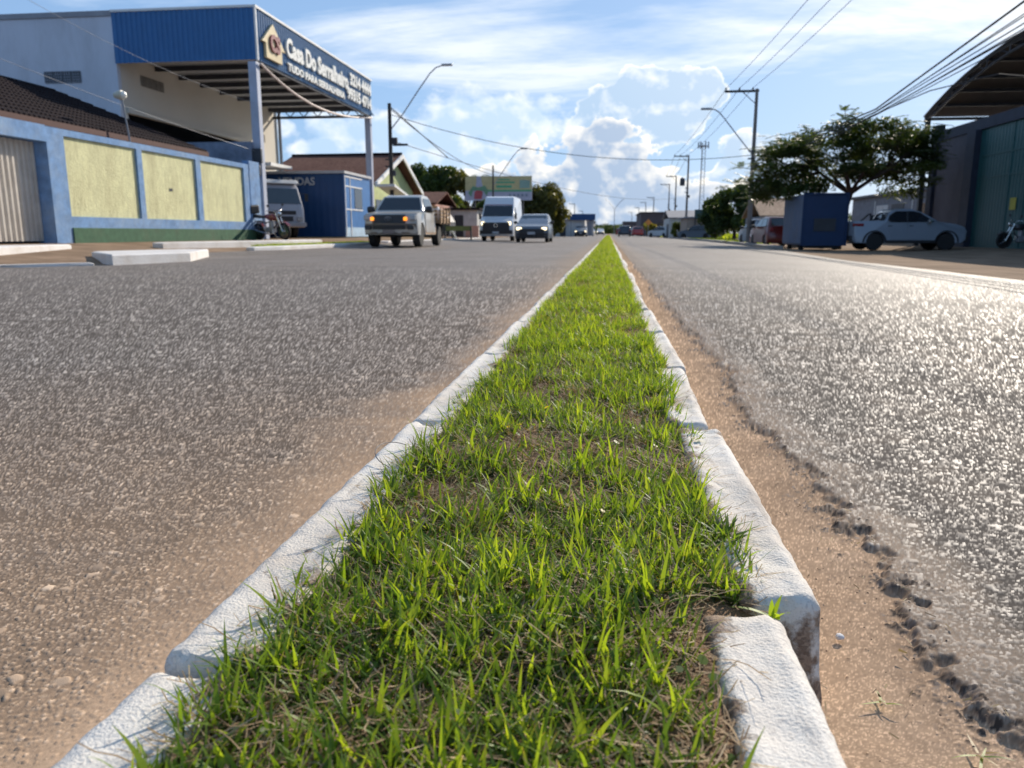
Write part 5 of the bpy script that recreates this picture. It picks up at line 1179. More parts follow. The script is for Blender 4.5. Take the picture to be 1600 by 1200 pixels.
# row of dark sheds beyond the tree
hut('roadside_shops', 'row of dark low shops with shutters behind the spreading tree', 17, 24, 44, 58, 2.75, 0, M_GREYW, M_DARK, 'shops',
    (('shutter', '-x', 50.8, 52.9, 1.5, 2.3), ('door', '-x', 50.9, 52.8, 0, 1.45), ('door', '-x', 48.2, 50.2, 0, 2.3), ('window', '-x', 45.0, 46.2, 1.0, 2.2), ('sign_board', '-x', 46.9, 47.0, 0, 2.6), ('sign_board', '-x', 53.2, 53.3, 0, 2.6)))
hut('tile_roof_house', 'house with pale clay tile roof between the power pole and blue trailer', 10.9, 16, 58, 65, 1.65, 1.3, M_GREYW, M_TILEO, doors=(('door', 'y', 11.3, 12.0, 0, 1.5),))
hut('corner_store', 'small store under a dark sign board beyond the power poles', 8.7, 12.6, 90, 98, 2.1, 0, mat('tan_wall', (.32, .25, .20), .9), M_GREYW, 'store', (('door', 'y', 9.9, 10.4, 0, 1.8), ('shutter', 'y', 10.8, 12.0, 0, 1.8)))
t = empty('store_sign', 'dark green sign board on the roof edge of the corner store', 'sign', (10.8, 89.8, 2.1))
w_ = MB(); w_.bb(9.5, 12.3, 89.7, 89.85, 2.05, 3.05); P(w_, 'board', mat('sign_dark_green', (.03, .07, .07), .6)); w_ = MB(); w_.bb(10.5, 12.1, 89.68, 89.695, 2.2, 2.9); P(w_, 'face', mat('sign_teal', (.10, .18, .17), .6))
for x in (9.6, 12.2):
    w_ = MB(); w_.bb(x - .05, x + .05, 89.86, 89.96, 0, 3.0); P(w_, 'post', M_DARK)
hut('gabled_store', 'grey gabled store beyond the corner store on the right', 7.9, 15, 104, 116, 2.4, 1.0, M_OLDW, M_GREYW, 'store', (('door', '-x', 106, 110, 0, 1.9),))
hut('flat_store', 'dark flat roofed store at the far right of the road', 6.0, 18, 150, 175, 4.2, 0, mat('brown_wall', (.12, .09, .09), .9), M_DARK, 'store', (('window', 'y', 8, 11, 1, 2.6), ('window', 'y', 12, 15, 1, 2.6)))
hut('distant_store', 'small brown store close to the vanishing point on the right', 4.3, 14, 230, 250, 3.6, 0, mat('brown_wall', (.12, .09, .09), .9), M_DARK, 'store', (('window', 'y', 6, 9, 1, 2.2),))
hut('distant_block', 'tiny pale block near the vanishing point on the left', -15, -4.6, 210, 240, 3.0, 0, M_OLDW, M_GREYW, 'store', (('window', '+x', 212, 236, .8, 2.0),))
# kerbs of the right verge
kerb_poly('verge_kerb', 'low grey kerb beside the concrete power pole on the right verge', [(6.7, 33), (7.6, 52), (8.0, 52), (7.1, 33)], -.22, -.04, None, mat('old_kerb', (.30, .27, .24), .9, var=.2))
kerb_poly('verge_kerb', 'further low grey kerb along the right verge past the power pole', [(7.5, 54), (7.6, 100), (8.0, 100), (7.9, 54)], -.22, -.02, None, mat('old_kerb', (.30, .27, .24), .9, var=.2))
turf('verge_grass', 'green grass on the right verge between the power pole and the dark trees', 7.9, 10.5, 52, 88, 0, 9000, .14, 9)
turf('verge_grass', 'scrubby weeds along the foot of the right hand buildings', 9.0, 16.5, 88, 140, 0, 6000, .4, 19)

# ------------------------------------------------------------------ poles, lamps, wires
M_POLE = mat('weathered_concrete', (.20, .18, .165), .9, var=.2, scale=3); M_POLED = mat('dark_pole', (.050, .048, .045), .85, var=.2)
def power_pole(name, label, x, y, z0, zt, r0, r1, cross=None, arm=None, m=M_POLE, extras=True, cat='power pole', square=True):
    """cross=(x0,x1,z); arm=(points...) lamp arm with a head"""
    global t
    t = empty(name, label, cat, (x, y, z0))
    mb = MB(); mb.tube([(x, y, z0 - .3), (x + (0), y, zt)], [r0, r1], 10); P(mb, 'shaft', m, smooth=True)
    if cross:
        a, b, z = cross; mb = MB(); mb.bb(a, b, y - .06, y + .06, z - .06, z + .06); mb.tube([(x, y - .05, z - .75), ((a + x) / 2 + .1, y - .05, z - .05)], .025, 5); P(mb, 'crossarm', M_POLED)
        for k in range(3):
            xx = a + .06 + (b - a - .4) * k / 2; mb = MB(); mb.lathe([(.02, 0), (.05, .03), (.03, .07), (.055, .10), (.03, .15), (0, .16)], (xx, y, z + .06), 'Z', 8); P(mb, 'insulator', M_POLED)
    if arm:
        mb = MB(); mb.tube(arm, .035, 7); P(mb, 'lamp_arm', M_GREYM, smooth=True)
        e = Vector(arm[-1]); d = (e - Vector(arm[-2])).normalized(); mb = MB()
        mb.box((e.x + d.x * .28, e.y, e.z + .02), (.62, .22, .11)); P(mb, 'lamp_head', M_GREYM, bevel=.04)
    if extras:
        mb = MB()
        for z in (zt * .60, zt * .55): mb.bb(x - .30, x + .12, y - .12, y - .02, z - .04, z + .04)
        mb.lathe([(0, -.16), (.11, -.14), (.11, .14), (0, .16)], (x + .2, y - .12, zt * .50), 'Z', 10)
        P(mb, 'bracket', M_DARK)
power_pole('power_pole', 'tall concrete power pole with crossarm and curved lamp arm right of the road', 8.28, 48, -.2, 8.62, .16, .09, (6.48, 8.4, 8.50), [(8.2, 48, 5.0), (7.4, 48, 5.95), (6.5, 48, 7.05), (6.2, 48, 7.38), (5.95, 48, 7.52), (5.75, 48, 7.55)])
power_pole('power_pole', 'second power pole on the right with crossarm and hanging transformer', 9.08, 95, -.1, 9.4, .17, .09, (7.4, 9.15, 9.28))
t = bpy.data.objects[[o.name for o in COL.objects if o.name.startswith('power_pole')][-1]]
mb = MB(); mb.lathe([(0, 0), (.28, .02), (.30, .5), (.28, .85), (.1, .95), (0, .96)], (8.45, 94.8, 5.9), 'Z', 12); P(mb, 'transformer', M_DARK)
power_pole('power_pole', 'third power pole on the right, left of the lattice mast', 10.6, 130, -.1, 9.5, .17, .09, (9.0, 10.7, 9.4))
power_pole('power_pole', 'thin distant power pole just left of the third one', 10.9, 148, -.1, 9.3, .17, .09, (9.3, 11.0, 9.2))
for k, (x, y, zt) in enumerate(((10.2, 185, 8.6), (10.2, 225, 9.0), (10.0, 270, 9.0), (9.4, 330, 9.0), (-9.6, 150, 8), (-9.6, 220, 8.5), (-9.6, 290, 8.5))):
    power_pole('power_pole', 'tiny far power pole in the row fading towards the vanishing point', x, y, -.1, zt, .16, .09, (x - 1.6, x + .1, zt - .1), extras=False)
    t['group'] = 'far power poles near the vanishing point'
power_pole('street_lamp', 'dark wooden pole with long curved lamp arm before the gabled house', -12.35, 44, .28, 7.6, .13, .10, None, [(-12.3, 44, 6.2), (-11.6, 44, 7.0), (-10.6, 44, 8.35), (-10.0, 44, 9.12), (-9.65, 44, 9.42), (-9.3, 44, 9.52)], M_POLED, True, 'street lamp')
mb = MB(); mb.bb(-12.2, -11.35, 43.95, 44.05, 5.30, 5.42); mb.bb(-12.25, -11.95, 43.9, 44.1, 5.4, 5.75); P(mb, 'bracket', M_DARK)
power_pole('street_lamp', 'far pole with curved lamp arm standing before the billboard', -10.05, 68, 0, 6.2, .10, .07, None, [(-9.95, 68, 4.6), (-9.2, 68, 5.7), (-8.3, 68, 6.95), (-7.9, 68, 7.4), (-7.6, 68, 7.55)], M_POLED, False, 'street lamp')
t = empty('twin_lamp', 'twin armed street lamp on the median near the vanishing point', 'street lamp', (1.0, 150, 0))
mb = MB(); mb.tube([(1.0, 150, 0), (1.0, 150, 4.8)], .06, 6); P(mb, 'shaft', M_GREYM)
for s_ in (-1, 1):
    mb = MB(); mb.tube([(1.0, 150, 4.8), (1.0 + s_ * .5, 150, 5.6), (1.0 + s_ * 1.3, 150, 6.5), (1.0 + s_ * 1.8, 150, 6.8)], .05, 5); P(mb, 'lamp_arm', M_GREYM)
t = empty('lattice_mast', 'slender lattice communications mast beyond the second power pole', 'mast', (16.9, 150, 0))
mb = MB(); H_ = 16.6
for a in range(3):
    c_, s_ = math.cos(a * 2.094), math.sin(a * 2.094); mb.tube([(16.9 + .55 * c_, 150 + .55 * s_, 0), (16.9 + .38 * c_, 150 + .38 * s_, H_)], .05, 5)
for k in range(24):
    z = k * H_ / 24
    for a in range(3):
        c0, s0, c1_, s1_ = math.cos(a * 2.094), math.sin(a * 2.094), math.cos((a + 1) * 2.094), math.sin((a + 1) * 2.094); mb.tube([(16.9 + .5 * c0, 150 + .5 * s0, z), (16.9 + .5 * c1_, 150 + .5 * s1_, z + H_ / 24)], .025, 4)
P(mb, 'lattice', M_GREYM)
mb = MB(); mb.lathe([(.3, 0), (.95, .05), (.95, .15), (.3, .2), (.3, 0)], (16.9, 150, H_ - .6), 'Z', 12)
for a in range(6): mb.bb(16.9 + .9 * math.cos(a) - .1, 16.9 + .9 * math.cos(a) + .1, 150 + .9 * math.sin(a) - .1, 150 + .9 * math.sin(a) + .1, H_ - .9, H_ + .3)
P(mb, 'antenna_ring', M_GREYM)
def wire(label, p0, p1, sag, r, n=28, name='power_line', group=None, m=M_POLED):
    p0 = Vector(p0); p1 = Vector(p1); pts = [p0.lerp(p1, i / n) - Vector((0, 0, sag * 4 * (i / n) * (1 - i / n))) for i in range(n + 1)]
    mb = MB(); mb.tube([p - p0 for p in pts], r, 5); o = mb.build(name, m); o.location = p0; tag(o, label, 'wire', group); return o
for k, xx in enumerate((6.55, 7.3, 8.05)):
    lb = ['left', 'middle', 'right'][k]
    wire('%s one of the three bare power lines running over the near power pole' % lb, (xx, 48, 8.68), (xx + .1, 5, 8.9), .45, .012)
    wire('far stretch of the %s bare power line between first and second pole' % lb, (xx, 48, 8.68), (xx + .9, 95, 9.45), .35, .014)
    wire('distant stretch of the %s bare power line beyond the second pole' % lb, (xx + .9, 95, 9.45), (xx + 2.4, 130, 9.55), .3, .02)
# bundle of telephone cables sagging along the right side
bund = [(0, 4.72, .028, 'thick uppermost cable'), (1, 4.60, .014, 'thin second cable'), (2, 4.52, .014, 'thin third cable'), (3, 4.44, .016, 'fourth cable'), (4, 4.36, .014, 'fifth thin cable'), (5, 4.24, .020, 'sixth cable'), (6, 4.12, .014, 'seventh thin cable')]
for k, z, r, lb in bund:
    pts = []
    P0 = Vector((8.15, 48, 5.05 - k * .09)); P1 = Vector((7.9, 25.5, 4.12 - k * .03)); P2 = Vector((7.9 + k * .05, 5, 6.05 - k * .16 - (k > 0) * .35))
    for i in range(41):
        f = i / 40
        if f < .5: q = f * 2; p = P0.lerp(P1, q); p.z -= .18 * math.sin(PI * q)
        else: q = (f - .5) * 2; p = P1.lerp(P2, q)
        p.z += .03 * math.sin(k * 2.1 + f * 5); pts.append(p)
    mb = MB(); mb.tube([p - P0 for p in pts], r * .85, 5); o = mb.build('telephone_cable', M_POLED); o.location = P0; tag(o, lb + ' of the sagging telephone bundle above the tree and vaulted canopy', 'cable')
mb = MB(); pts = [Vector((8.2, 48, 4.2)), Vector((8.0, 36, 3.9)), Vector((7.95, 30, 3.85)), Vector((7.9, 26, 4.0)), Vector((8.3, 22.5, 4.15)), Vector((9.5, 21.5, 4.35)), Vector((13, 26, 5.0)), Vector((XA, 29.5, 6.3))]
pp = []
for i in range(len(pts) - 1):
    for q in range(6): pp.append(pts[i].lerp(pts[i + 1], q / 6))
pp.append(pts[-1]); mb.tube(pp, .016, 5); o = mb.build('service_cable', M_POLED); tag(o, 'loose twisted service cable drooping from the bundle to the vaulted canopy edge', 'cable')
wire('long sagging cable crossing high over the road from left pole to right pole', (-12.3, 44, 7.0), (8.25, 48, 4.95), 1.1, .018, name='crossing_cable')
wire('lower thin cable crossing the road behind the first crossing cable', (-12.3, 44, 5.6), (10.6, 130, 6.0), 1.3, .02, name='crossing_cable')
wire('cable running from the dark lamp pole down towards the billboard pole', (-12.3, 44, 7.3), (-10.05, 68, 5.4), .5, .022, name='service_cable')
wire('thick cable descending from the dark lamp pole top past the lamp arm', (-12.3, 44, 7.4), (-10.3, 50, 5.2), .0, .028, name='service_cable')
wire('upper pale wire crossing the white flank wall to the canopy column', (-17, 12, 6.2), (-12.6, 27.4, 3.35), .25, .007, name='service_wire', m=M_GREYM)
wire('lower pale wire crossing the blue flank fascia to the canopy column', (-16, 18, 7.2), (-12.6, 27.4, 5.0), .35, .006, name='service_wire', m=M_GREYM)

# ------------------------------------------------------------------ trees
LEAFG = leaf_mat('tree_leaf', .38, .5)
BARK = mat('bark', (.07, .052, .042), .95, var=.3, scale=8, bump=.6, bscale=20)
def leaves(n, clumps, size, cols, seed, flat=.0, stretch=1.6):
    """clumps: (x,y,z, rx,ry,rz, weight). many small leaf faces through the clump volume"""
    r = np.random.default_rng(seed); w = np.array([c[6] for c in clumps], float); w /= w.sum(); ci = r.choice(len(clumps), n, p=w); c = np.array(clumps)[ci]
    d = r.normal(size=(n, 3)); d /= np.linalg.norm(d, axis=1)[:, None]; rad = r.random(n) ** .42
    p = c[:, :3] + d * rad[:, None] * c[:, 3:6]
    nz = r.normal(size=(n, 3)); nz[:, 2] += flat * 3; nz /= np.linalg.norm(nz, axis=1)[:, None]
    a = np.cross(nz, r.normal(size=(n, 3))); a /= np.linalg.norm(a, axis=1)[:, None]; b = np.cross(nz, a)
    s = size * r.uniform(.5, 1.3, n)[:, None]; a = a * s * stretch / 2; b = b * s / 2
    V = np.stack([p - a, p + b * .8, p + a, p - b * .8], 1)
    tone = .55 * (c[:, 7] if c.shape[1] > 7 else r.random(n)) + .45 * r.random(n)
    C0, C1, C2 = map(np.array, cols); q = tone[:, None]; C = np.where(q < .5, C0 + (C1 - C0) * q * 2, C1 + (C2 - C1) * (q - .5) * 2)
    C = np.repeat(np.concatenate([C, np.ones((n, 1))], 1), 4, 0)
    return V.reshape(-1, 3), np.arange(n * 4).reshape(n, 4), C
DK = ((.018, .034, .012), (.040, .068, .018), (.085, .125, .028)); MID = ((.035, .055, .014), (.07, .105, .022), (.14, .18, .035)); OL = ((.035, .042, .014), (.075, .082, .022), (.13, .13, .035))
def tree(name, label, x, y, z0, h, rx, rz, n, size, cols, seed, trunk=.25, nclump=26, low=.25, cat='tree', group=None, shape='round', ry=None):
    t = empty(name, label, cat, (x, y, z0), 0, group); r = random.Random(seed); ry = ry or rx
    cl = []; zc = h - rz
    for i in range(nclump):
        a = r.uniform(0, 2 * PI); u = r.uniform(-.9, 1); rr = math.sqrt(max(0, 1 - u * u)) * r.uniform(.45, .88)
        k = r.uniform(.22, .42)
        cl.append((rx * rr * math.cos(a), ry * rr * math.sin(a), zc + rz * u * .80, rx * k, ry * k, rz * k * .85, k * k, r.random()))
    V, F, C = leaves(n, cl, size, cols, seed); npmesh('crown', V, F, LEAFG, {'tint': C}, parent=t)
    mb = MB(); zb = zc - rz * .55
    mb.tube([(0, 0, -.1), (r.uniform(-.1, .1), 0, zb * .5), (r.uniform(-.15, .15), 0, max(.3, zb))], [trunk, trunk * .8, trunk * .6], 8)
    for c in cl[::4]: mb.tube([(0, 0, max(.25, zb * .95)), (c[0] * .5, c[1] * .5, (zb + c[2]) / 2), (c[0], c[1], c[2])], [trunk * .45, trunk * .25, trunk * .08], 5)
    mb.build('trunk', BARK, t, smooth=True); return t
# spreading flame tree over trailer and pickup
def spreading_tree(x, y, z0):
    t = empty('spreading_tree', 'wide spreading feathery tree over the blue trailer and silver pickup', 'tree', (x, y, z0)); r = random.Random(4)
    mb = MB(); mb.tube([(0, 0, -.1), (.06, 0, .9), (.25, .05, 1.9), (.38, 0, 2.55)], [.20, .17, .15, .17], 10)
    J = Vector((.38, 0, 2.5)); pads = []
    def topz(px_): return 5.55 - .055 * (px_ - .5) ** 2 * (1.35 if px_ < 0 else 1.6)
    for i in range(128):
        px_ = r.uniform(-3.45, 3.55); py_ = r.uniform(-2.6, 2.6) * math.sqrt(max(.1, 1 - ((px_ + .2) / 4.6) ** 2)); tz = topz(px_) - .06 * py_ * py_
        lowz = 3.0 if px_ > -.9 else 2.45 - .22 * (-px_ - 2.2)
        if px_ > 2.4: lowz = 2.4
        pz = tz - .2 - (tz - lowz - .2) * r.random() ** 1.25
        pads.append((px_, py_, pz, r.uniform(.5, .95), r.uniform(.5, .9), r.uniform(.20, .40), 1.0, r.random() * .8))
    limbs = []
    for i in range(9):
        a = 2 * PI * i / 9 + r.uniform(-.2, .2); L_ = r.uniform(1.2, 1.9); e = J + Vector((math.cos(a) * L_, math.sin(a) * L_ * .8, r.uniform(.55, 1.15))); limbs.append(e)
        mb.tube([J - Vector((0, 0, .08)), J.lerp(e, .5) + Vector((r.uniform(-.08, .08), 0, -.06)), e], [.10, .075, .05], 7)
    for p in pads[::2]:
        c = Vector(p[:3]); e = min(limbs, key=lambda q: (q - c).length)
        mb.tube([e, e.lerp(c, .5) + Vector((r.uniform(-.1, .1), r.uniform(-.1, .1), .08)), c], [.035, .022, .008], 5)
    for (a, b_) in (((.1, 0, 4.9), (-.1, .05, 5.95)), ((1.7, 0, 4.6), (2.35, .05, 5.32)), ((-3.2, 0, 3.0), (-4.8, 0, 2.95)), ((-3.2, 0, 3.4), (-4.5, .1, 3.6)), ((2.6, 0, 3.5), (3.7, 0, 3.9))): mb.tube([a, b_], [.03, .012], 5)
    mb.build('trunk', BARK, t, smooth=True)
    V0, F0, C0 = leaves(21000, pads, .095, ((.020, .036, .012), (.044, .074, .018), (.095, .135, .030)), 77, flat=.35, stretch=2.6)
    Vs = []; Cs = []
    def frond(base, d, L_, tone):
        n = 10; side = Vector((-d.y, d.x, 0)).normalized()
        for k in range(n):
            f = (k + 1) / n; c = base + d * (L_ * f) + Vector((0, 0, -.12 * L_ * f * f))
            for sg in (-1, 1):
                ll = L_ * .30 * (1 - .5 * f) * r.uniform(.8, 1.15); dr = (side * sg + d * .45).normalized(); tip = c + dr * ll + Vector((0, 0, -.06 * L_ + r.uniform(-.02, .02)))
                wv = d * (L_ * .034); Vs.extend([c - wv, c + wv, tip + wv * .6, tip - wv * .6]); q = min(1, max(0, tone + r.uniform(-.25, .25)))
                Cs.extend([(*[DK[0][i] + (DK[2][i] - DK[0][i]) * q for i in range(3)], 1)] * 4)
    for p in pads:
        for k in range(12):
            b_ = Vector((p[0] + r.gauss(0, p[3] * .5), p[1] + r.gauss(0, p[4] * .5), p[2] + r.gauss(.05, p[5] * .6))); a = math.atan2(b_.y - J.y, b_.x - J.x) + r.gauss(0, .9)
            frond(b_, Vector((math.cos(a), math.sin(a), r.uniform(-.15, .3))).normalized(), r.uniform(.34, .66), p[7])
    for (bx, by, bz) in ((-.2, .0, 5.95), (.15, .1, 5.8), (.0, .0, 5.6), (2.2, 0, 5.3), (2.5, .1, 5.35), (-4.1, 0, 3.1), (-4.4, .1, 3.6), (-4.6, 0, 2.9), (-5.1, 0, 2.7), (3.6, 0, 3.9), (3.8, 0, 3.0)):
        for q in range(7): aa = r.uniform(0, 2 * PI); frond(Vector((bx, by, bz)), Vector((math.cos(aa), math.sin(aa), r.uniform(-.2, .7))).normalized(), r.uniform(.4, .65), .7)
    V = np.array([tuple(v) for v in Vs]); F = np.arange(len(V)).reshape(-1, 4) + len(V0)
    npmesh('crown', np.concatenate([V0, V]), np.concatenate([F0, F]), LEAFG, {'tint': np.concatenate([C0, np.array(Cs)])}, parent=t)
spreading_tree(10.25, 36.8, -.21)
tree('dark_tree', 'dark dense tree mass right behind the tall power pole base', 11.6, 75, -.1, 4.9, 2.6, 2.4, 11000, .22, DK, 21, .2)
tree('dark_tree', 'dark bushy tree left of the power pole beside the corner store', 10.6, 80, -.1, 4.4, 1.7, 2.2, 6000, .2, DK, 22, .16)
tree('dark_tree', 'low dark tree between the power pole and the tiled house', 12.4, 66, -.1, 3.3, 1.4, 1.6, 5000, .2, DK, 23, .15)
tree('round_tree', 'big rounded dark green tree standing right of the billboard', -7.6, 92, 0, 6.0, 3.1, 3.0, 26000, .24, OL, 31, .3, 60)
tree('leafy_tree', 'tall dark tree directly behind the gabled house ridge', -23.5, 92, 0, 8.4, 3.0, 3.4, 12000, .26, DK, 32, .3)
tree('leafy_tree', 'broad dark tree right of the house gable', -19.4, 90, 0, 8.2, 3.0, 3.6, 13000, .26, DK, 33, .3)
tree('leafy_tree', 'dark tree just left of the billboard top corner', -16.2, 88, 0, 7.4, 2.3, 3.4, 9000, .26, OL, 34, .25)
tree('bush_tree', 'bright green bushy tree below the dark trees left of the billboard', -14.2, 70, 0, 3.7, 1.9, 1.8, 9000, .2, MID, 35, .16)
tree('bush_tree', 'green shrub seen under the billboard beside the van roof', -11.6, 74, 0, 3.4, 1.4, 1.7, 6000, .18, MID, 36, .14)
tree('leafy_tree', 'olive tree standing behind the rounded tree and billboard', -11.0, 99, 0, 4.6, 2.6, 2.2, 8000, .26, OL, 37, .2)
tree('street_bush', 'light green bush under the second power pole', 8.5, 100, -.1, 2.0, .9, 1.0, 2500, .16, MID, 38, .08, cat='bush')
tree('street_bush', 'yellowish bush in front of the flat roofed store', 7.3, 138, -.1, 2.3, 1.3, 1.1, 2500, .2, ((.08, .08, .02), (.16, .15, .03), (.30, .24, .05)), 39, .08, cat='bush')
# small palm over the billboard
t = empty('palm_tree', 'small palm crown poking above the billboard left end', 'palm', (-14.1, 85, 0)); mb = MB(); mb.tube([(0, 0, 0), (.1, 0, 3.5), (0, 0, 6.4)], [.16, .12, .10], 8); mb.build('trunk', BARK, t, smooth=True)
Vs = []; Cs = []; r_ = random.Random(2)
for k in range(17):
    a = 2 * PI * k / 17 + r_.uniform(-.1, .1); up0 = r_.uniform(.2, 1.1)
    for q in range(12):
        f = q / 11; L_ = 1.5; px_ = math.cos(a) * L_ * f; py_ = math.sin(a) * L_ * f; pz_ = 6.35 + up0 * f * 1.2 - 1.3 * f * f
        for sg in (-1, 1):
            sx_, sy_ = -math.sin(a) * sg, math.cos(a) * sg; ll = .42 * (1 - .5 * f); c = Vector((px_, py_, pz_)); d = Vector((math.cos(a), math.sin(a), 0)) * .035
            tip = c + Vector((sx_, sy_, -.5)) * ll + d * 5
            Vs += [c - d, c + d, tip + d * .3, tip - d * .3]; Cs += [(.05, .08, .02, 1)] * 4
npmesh('crown', np.array([tuple(v) for v in Vs]), np.arange(len(Vs)).reshape(-1, 4), LEAFG, {'tint': np.array(Cs)}, parent=t)
# far woods closing the horizon
def wood(label, x0, x1, y0, y1, h, n, seed, z=.0):
    r = np.random.default_rng(seed); k = 46; cl = [(r.uniform(x0, x1), r.uniform(y0, y1), z + h * r.uniform(.2, .75), (x1 - x0) / 22 + h * .5, 6, h * r.uniform(.3, .45), 1, r.random()) for _ in range(k)]
    V, F, C = leaves(n, cl, .75, DK, seed); o = npmesh('far_trees', V, F, LEAFG, {'tint': C}); tag(o, label, 'trees', kind='stuff')
wood('hazy line of far trees low on the left horizon', -140, -16, 190, 330, 6.5, 15000, 51); wood('hazy line of far trees low on the right horizon', 18, 150, 200, 330, 6.5, 15000, 52)
wood('tiny far trees closing the end of the road', -12, 14, 400, 470, 5, 7000, 53)

# ------------------------------------------------------------------ distant traffic
far = [(-7.3, 118, 'white', 'white car in the distant queue nearest the rounded tree'), (-3.9, 112, 'silver', 'silver car with lit lamps coming in the far left lane'), (-3.7, 150, 'white', 'small white car in the far left lane behind the silver one'), (-7.0, 138, 'dark', 'dark car in the far left lane before the white store'), (-1.9, 182, 'white', 'tiny white car with bright lamps beside the grass tip')]
CC = {'white': (.6, .6, .6), 'silver': (.35, .36, .38), 'dark': (.03, .035, .05), 'red': (.35, .03, .03), 'blue': (.08, .14, .3)}
for x, y, c, lb in far: hatchback('distant_car', lb, 'car', (x, y, 0), -PI / 2, paint('far_' + c, CC[c], .25), 'distant oncoming cars', True, detail=False, sedan=(y == 150))
far = [(2.2, 112, 'dark', 'black car driving away just right of the grass tip'), (4.6, 128, 'red', 'red car driving away in the far right lane'), (5.2, 160, 'silver', 'silver car driving away beyond the red one'), (2.4, 170, 'red', 'tiny red car driving away near the vanishing point'), (5.9, 190, 'white', 'tiny white car far off in the right lane')]
for x, y, c, lb in far: hatchback('distant_car', lb, 'car', (x, y, 0), PI / 2, paint('far_' + c, CC[c], .25), 'distant cars driving away', False, detail=False)
hatchback('parked_car', 'white car parked slantwise at the right kerb below the poles', 'car', (7.4, 112, -.12), PI / 2 + .75, paint('far_white', CC['white'], .25), None, False)
hatchback('parked_car', 'black car parked facing the corner store right of the second pole', 'car', (9.4, 86, -.2), PI / 2 + 1.2, paint('far_dark', CC['dark'], .25), None, False)
hatchback('parked_car', 'dark blue car parked at the far left kerb beside the rounded tree', 'car', (-9.2, 96, 0), -PI / 2, paint('far_blue', CC['blue'], .25), None, False)
for k, (x, y) in enumerate(((6.9, 150), (6.1, 124))):
    t = empty('road_sign', ['small yellow road sign standing far off on the right kerb', 'small orange road sign nearer on the right kerb'][k], 'sign', (x, y, 0))
    mb = MB(); mb.tube([(x, y, -.2), (x, y, 1.9)], .04, 5); P(mb, 'post', M_GREYM); mb = MB(); mb.box((x, y - .06, 2.1), (.75, .03, .75), ry=PI / 4); P(mb, 'plate', mat(['sign_yellow', 'sign_orange'][k], [(.6, .42, .04), (.6, .22, .04)][k], .5))

# ------------------------------------------------------------------ small things by the kerb
def sprig(name, label, x, y, z, n, L_, cols, seed, spread=1.0, cat='weed'):
    r = random.Random(seed); V = []; F = []; C = []
    for i in range(n):
        a = r.uniform(0, 2 * PI); el = r.uniform(.2, 1.2) / spread; ll = L_ * r.uniform(.5, 1.1); w0 = .0022 if L_ > .055 or cat != 'weed' else .0011
        base = Vector((r.gauss(0, .004), r.gauss(0, .004), 0)); d = Vector((math.cos(a) * math.cos(el), math.sin(a) * math.cos(el), math.sin(el))); s_ = Vector((-math.sin(a), math.cos(a), 0)); c = r.choice(cols)
        o_ = len(V)
        for k in range(5):
            f = k / 4; p = base + d * ll * f - Vector((0, 0, .3 * ll * f * f)); p.z = max(p.z, .001); ww = w0 * (1, 1.3, 1.1, .7, .1)[k]
            V += [tuple(p - s_ * ww), tuple(p + s_ * ww)]; C += [(*c, 1)] * 2
        F += [(o_ + 2 * k, o_ + 2 * k + 1, o_ + 2 * k + 3, o_ + 2 * k + 2) for k in range(4)]
    o = npmesh(name, np.array(V), np.array(F), GRASS, {'tint': np.array(C)}); o.location = (x, y, z); tag(o, label, cat)
gc = [(.10, .18, .03), (.2, .28, .05), (.30, .24, .12)]
sprig('weed', 'small green and yellow weed growing at the foot of the nearest right kerb', .225, .50, -.012, 14, .028, [(.16, .24, .03), (.5, .42, .05), (.12, .2, .03)], 1)
sprig('weed', 'withered grass sprig lying on the sand near the asphalt edge', .36, .70, -.010, 7, .045, gc, 2, 2.0)
sprig('weed', 'larger wilted grass sprig at the lower right on the asphalt edge', .40, .60, -.008, 12, .050, gc, 3, 1.8)
sprig('weed', 'short dry grass clipping in the middle of the sand strip', .30, .78, -.011, 5, .028, gc, 4, 2.2)
sprig('weed', 'tiny green shoot sprouting beside the nearest right kerb block', .215, .66, -.012, 6, .018, [(.18, .3, .04)], 5)
sprig('grass_tuft', 'pair of tall bright blades standing at the gap between the two nearest kerb blocks', .172, .742, .098, 5, .050, [(.22, .34, .04), (.26, .38, .05)], 8, .8, cat='grass tuft')
sprig('grass_tuft', 'dark spiky tuft leaning over the end of the second right kerb block', .150, .91, .104, 60, .070, [(.05, .10, .02), (.10, .18, .03), (.17, .27, .04)], 9, 1.2, cat='grass tuft')
sprig('grass_tuft', 'little yellow green seedling on top of the second right kerb block', .172, 1.36, .118, 6, .020, [(.25, .33, .04)], 10, 1.0, cat='seedling')
rs = random.Random(6); V, F = [], []
def pebble(rad, seed):
    import bmesh
    r = random.Random(seed); bm = bmesh.new(); bmesh.ops.create_icosphere(bm, subdivisions=2, radius=rad)
    for v in bm.verts: v.co *= r.uniform(.75, 1.15); v.co.z *= .65
    me = bpy.data.meshes.new('pebble'); bm.to_mesh(me); bm.free(); shade(me, 60); return me
me = pebble(.0055, 1); me.materials.append(mat('pebble_white', (.62, .60, .60), .7)); o = bpy.data.objects.new('pebble', me); COL.objects.link(o); o.location = (.295, .915, -.010); tag(o, 'single white pebble on the sand strip beside the chipped kerb end', 'pebble')
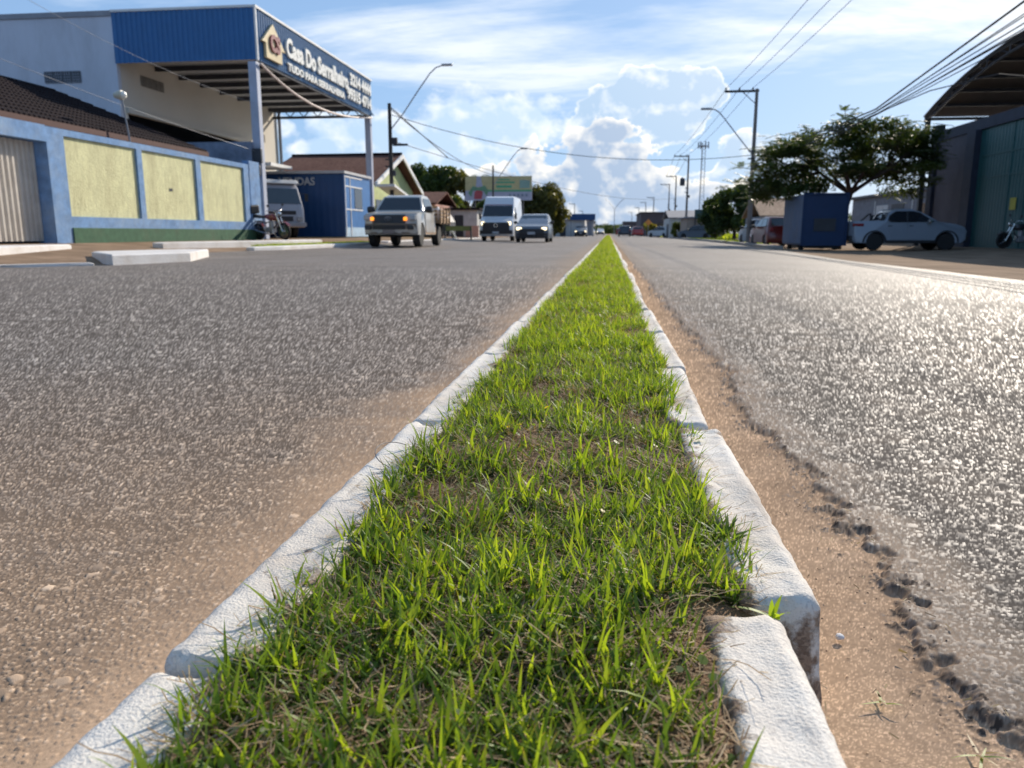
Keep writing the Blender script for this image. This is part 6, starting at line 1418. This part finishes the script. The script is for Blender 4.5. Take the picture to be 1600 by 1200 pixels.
# crumbs of asphalt and clods, uncountable
mb = MB(); rr_ = random.Random(12)
for k in range(240):
    y = .42 + 2.4 * rr_.random() ** 1.5; x = .225 + rr_.random() * .19 if rr_.random() < .5 else .36 + rr_.gauss(.02, .03); s_ = rr_.uniform(.0007, .0019)
    vs = [(x + s_ * rr_.uniform(.6, 1.3) * a, y + s_ * rr_.uniform(.6, 1.3) * b_, -.008 + s_ * .8 * c_) for a, b_, c_ in ((1, 0, 0), (-1, 0, 0), (0, 1, 0), (0, -1, 0), (0, 0, 1), (0, 0, -.4))]
    mb.add(vs, [(0, 2, 4), (2, 1, 4), (1, 3, 4), (3, 0, 4), (2, 0, 5), (1, 2, 5), (3, 1, 5), (0, 3, 5)])
o = mb.build('gravel', mat('dark_clod', (.13, .085, .06), .95, var=.4, scale=90)); tag(o, 'scattered dark crumbs of asphalt and soil on the sand strip', 'gravel', kind='stuff')
r = np.random.default_rng(31); n = 130; X_ = r.uniform(.23, .44, n); Y_ = .45 + 2.2 * r.random(n) ** 1.4; a = r.uniform(0, PI, n); ll = r.uniform(.004, .016, n); ww = r.uniform(.0004, .0011, n)
V = np.zeros((n, 4, 3)); dx, dy = np.cos(a), np.sin(a)
for k, (s1_, s2_) in enumerate(((-1, -1), (-1, 1), (1, 1), (1, -1))):
    V[:, k, 0] = X_ + dx * ll * s1_ / 2 - dy * ww * s2_; V[:, k, 1] = Y_ + dy * ll * s1_ / 2 + dx * ww * s2_; V[:, k, 2] = -.0065 + r.uniform(0, .0015, n) + .002 * (s1_ > 0) * r.random(n)
q = r.random((n, 1)); C = np.array([.12, .08, .05]) * (1 - q) + np.array([.50, .40, .24]) * q; C = np.repeat(np.concatenate([C, np.ones((n, 1))], 1), 4, 0)
g = npmesh('straw_litter', V.reshape(-1, 3), np.arange(n * 4).reshape(n, 4), STRAW, {'tint': C}); tag(g, 'bits of dry straw and leaf litter strewn over the sand strip', 'litter', kind='stuff')
# bent wire on the left kerb
mb = MB(); mb.tube([(-.332 - .035 * math.sin(a) * 1.0, 1.12 + .055 * (1 - math.cos(a)) / 1, .121 + .016 * math.sin(a * .9)) for a in [i * .26 for i in range(13)]], .0007, 5); o = mb.build('bent_wire', M_DARK); tag(o, 'thin bent dark wire looping on the second left kerb block', 'wire')
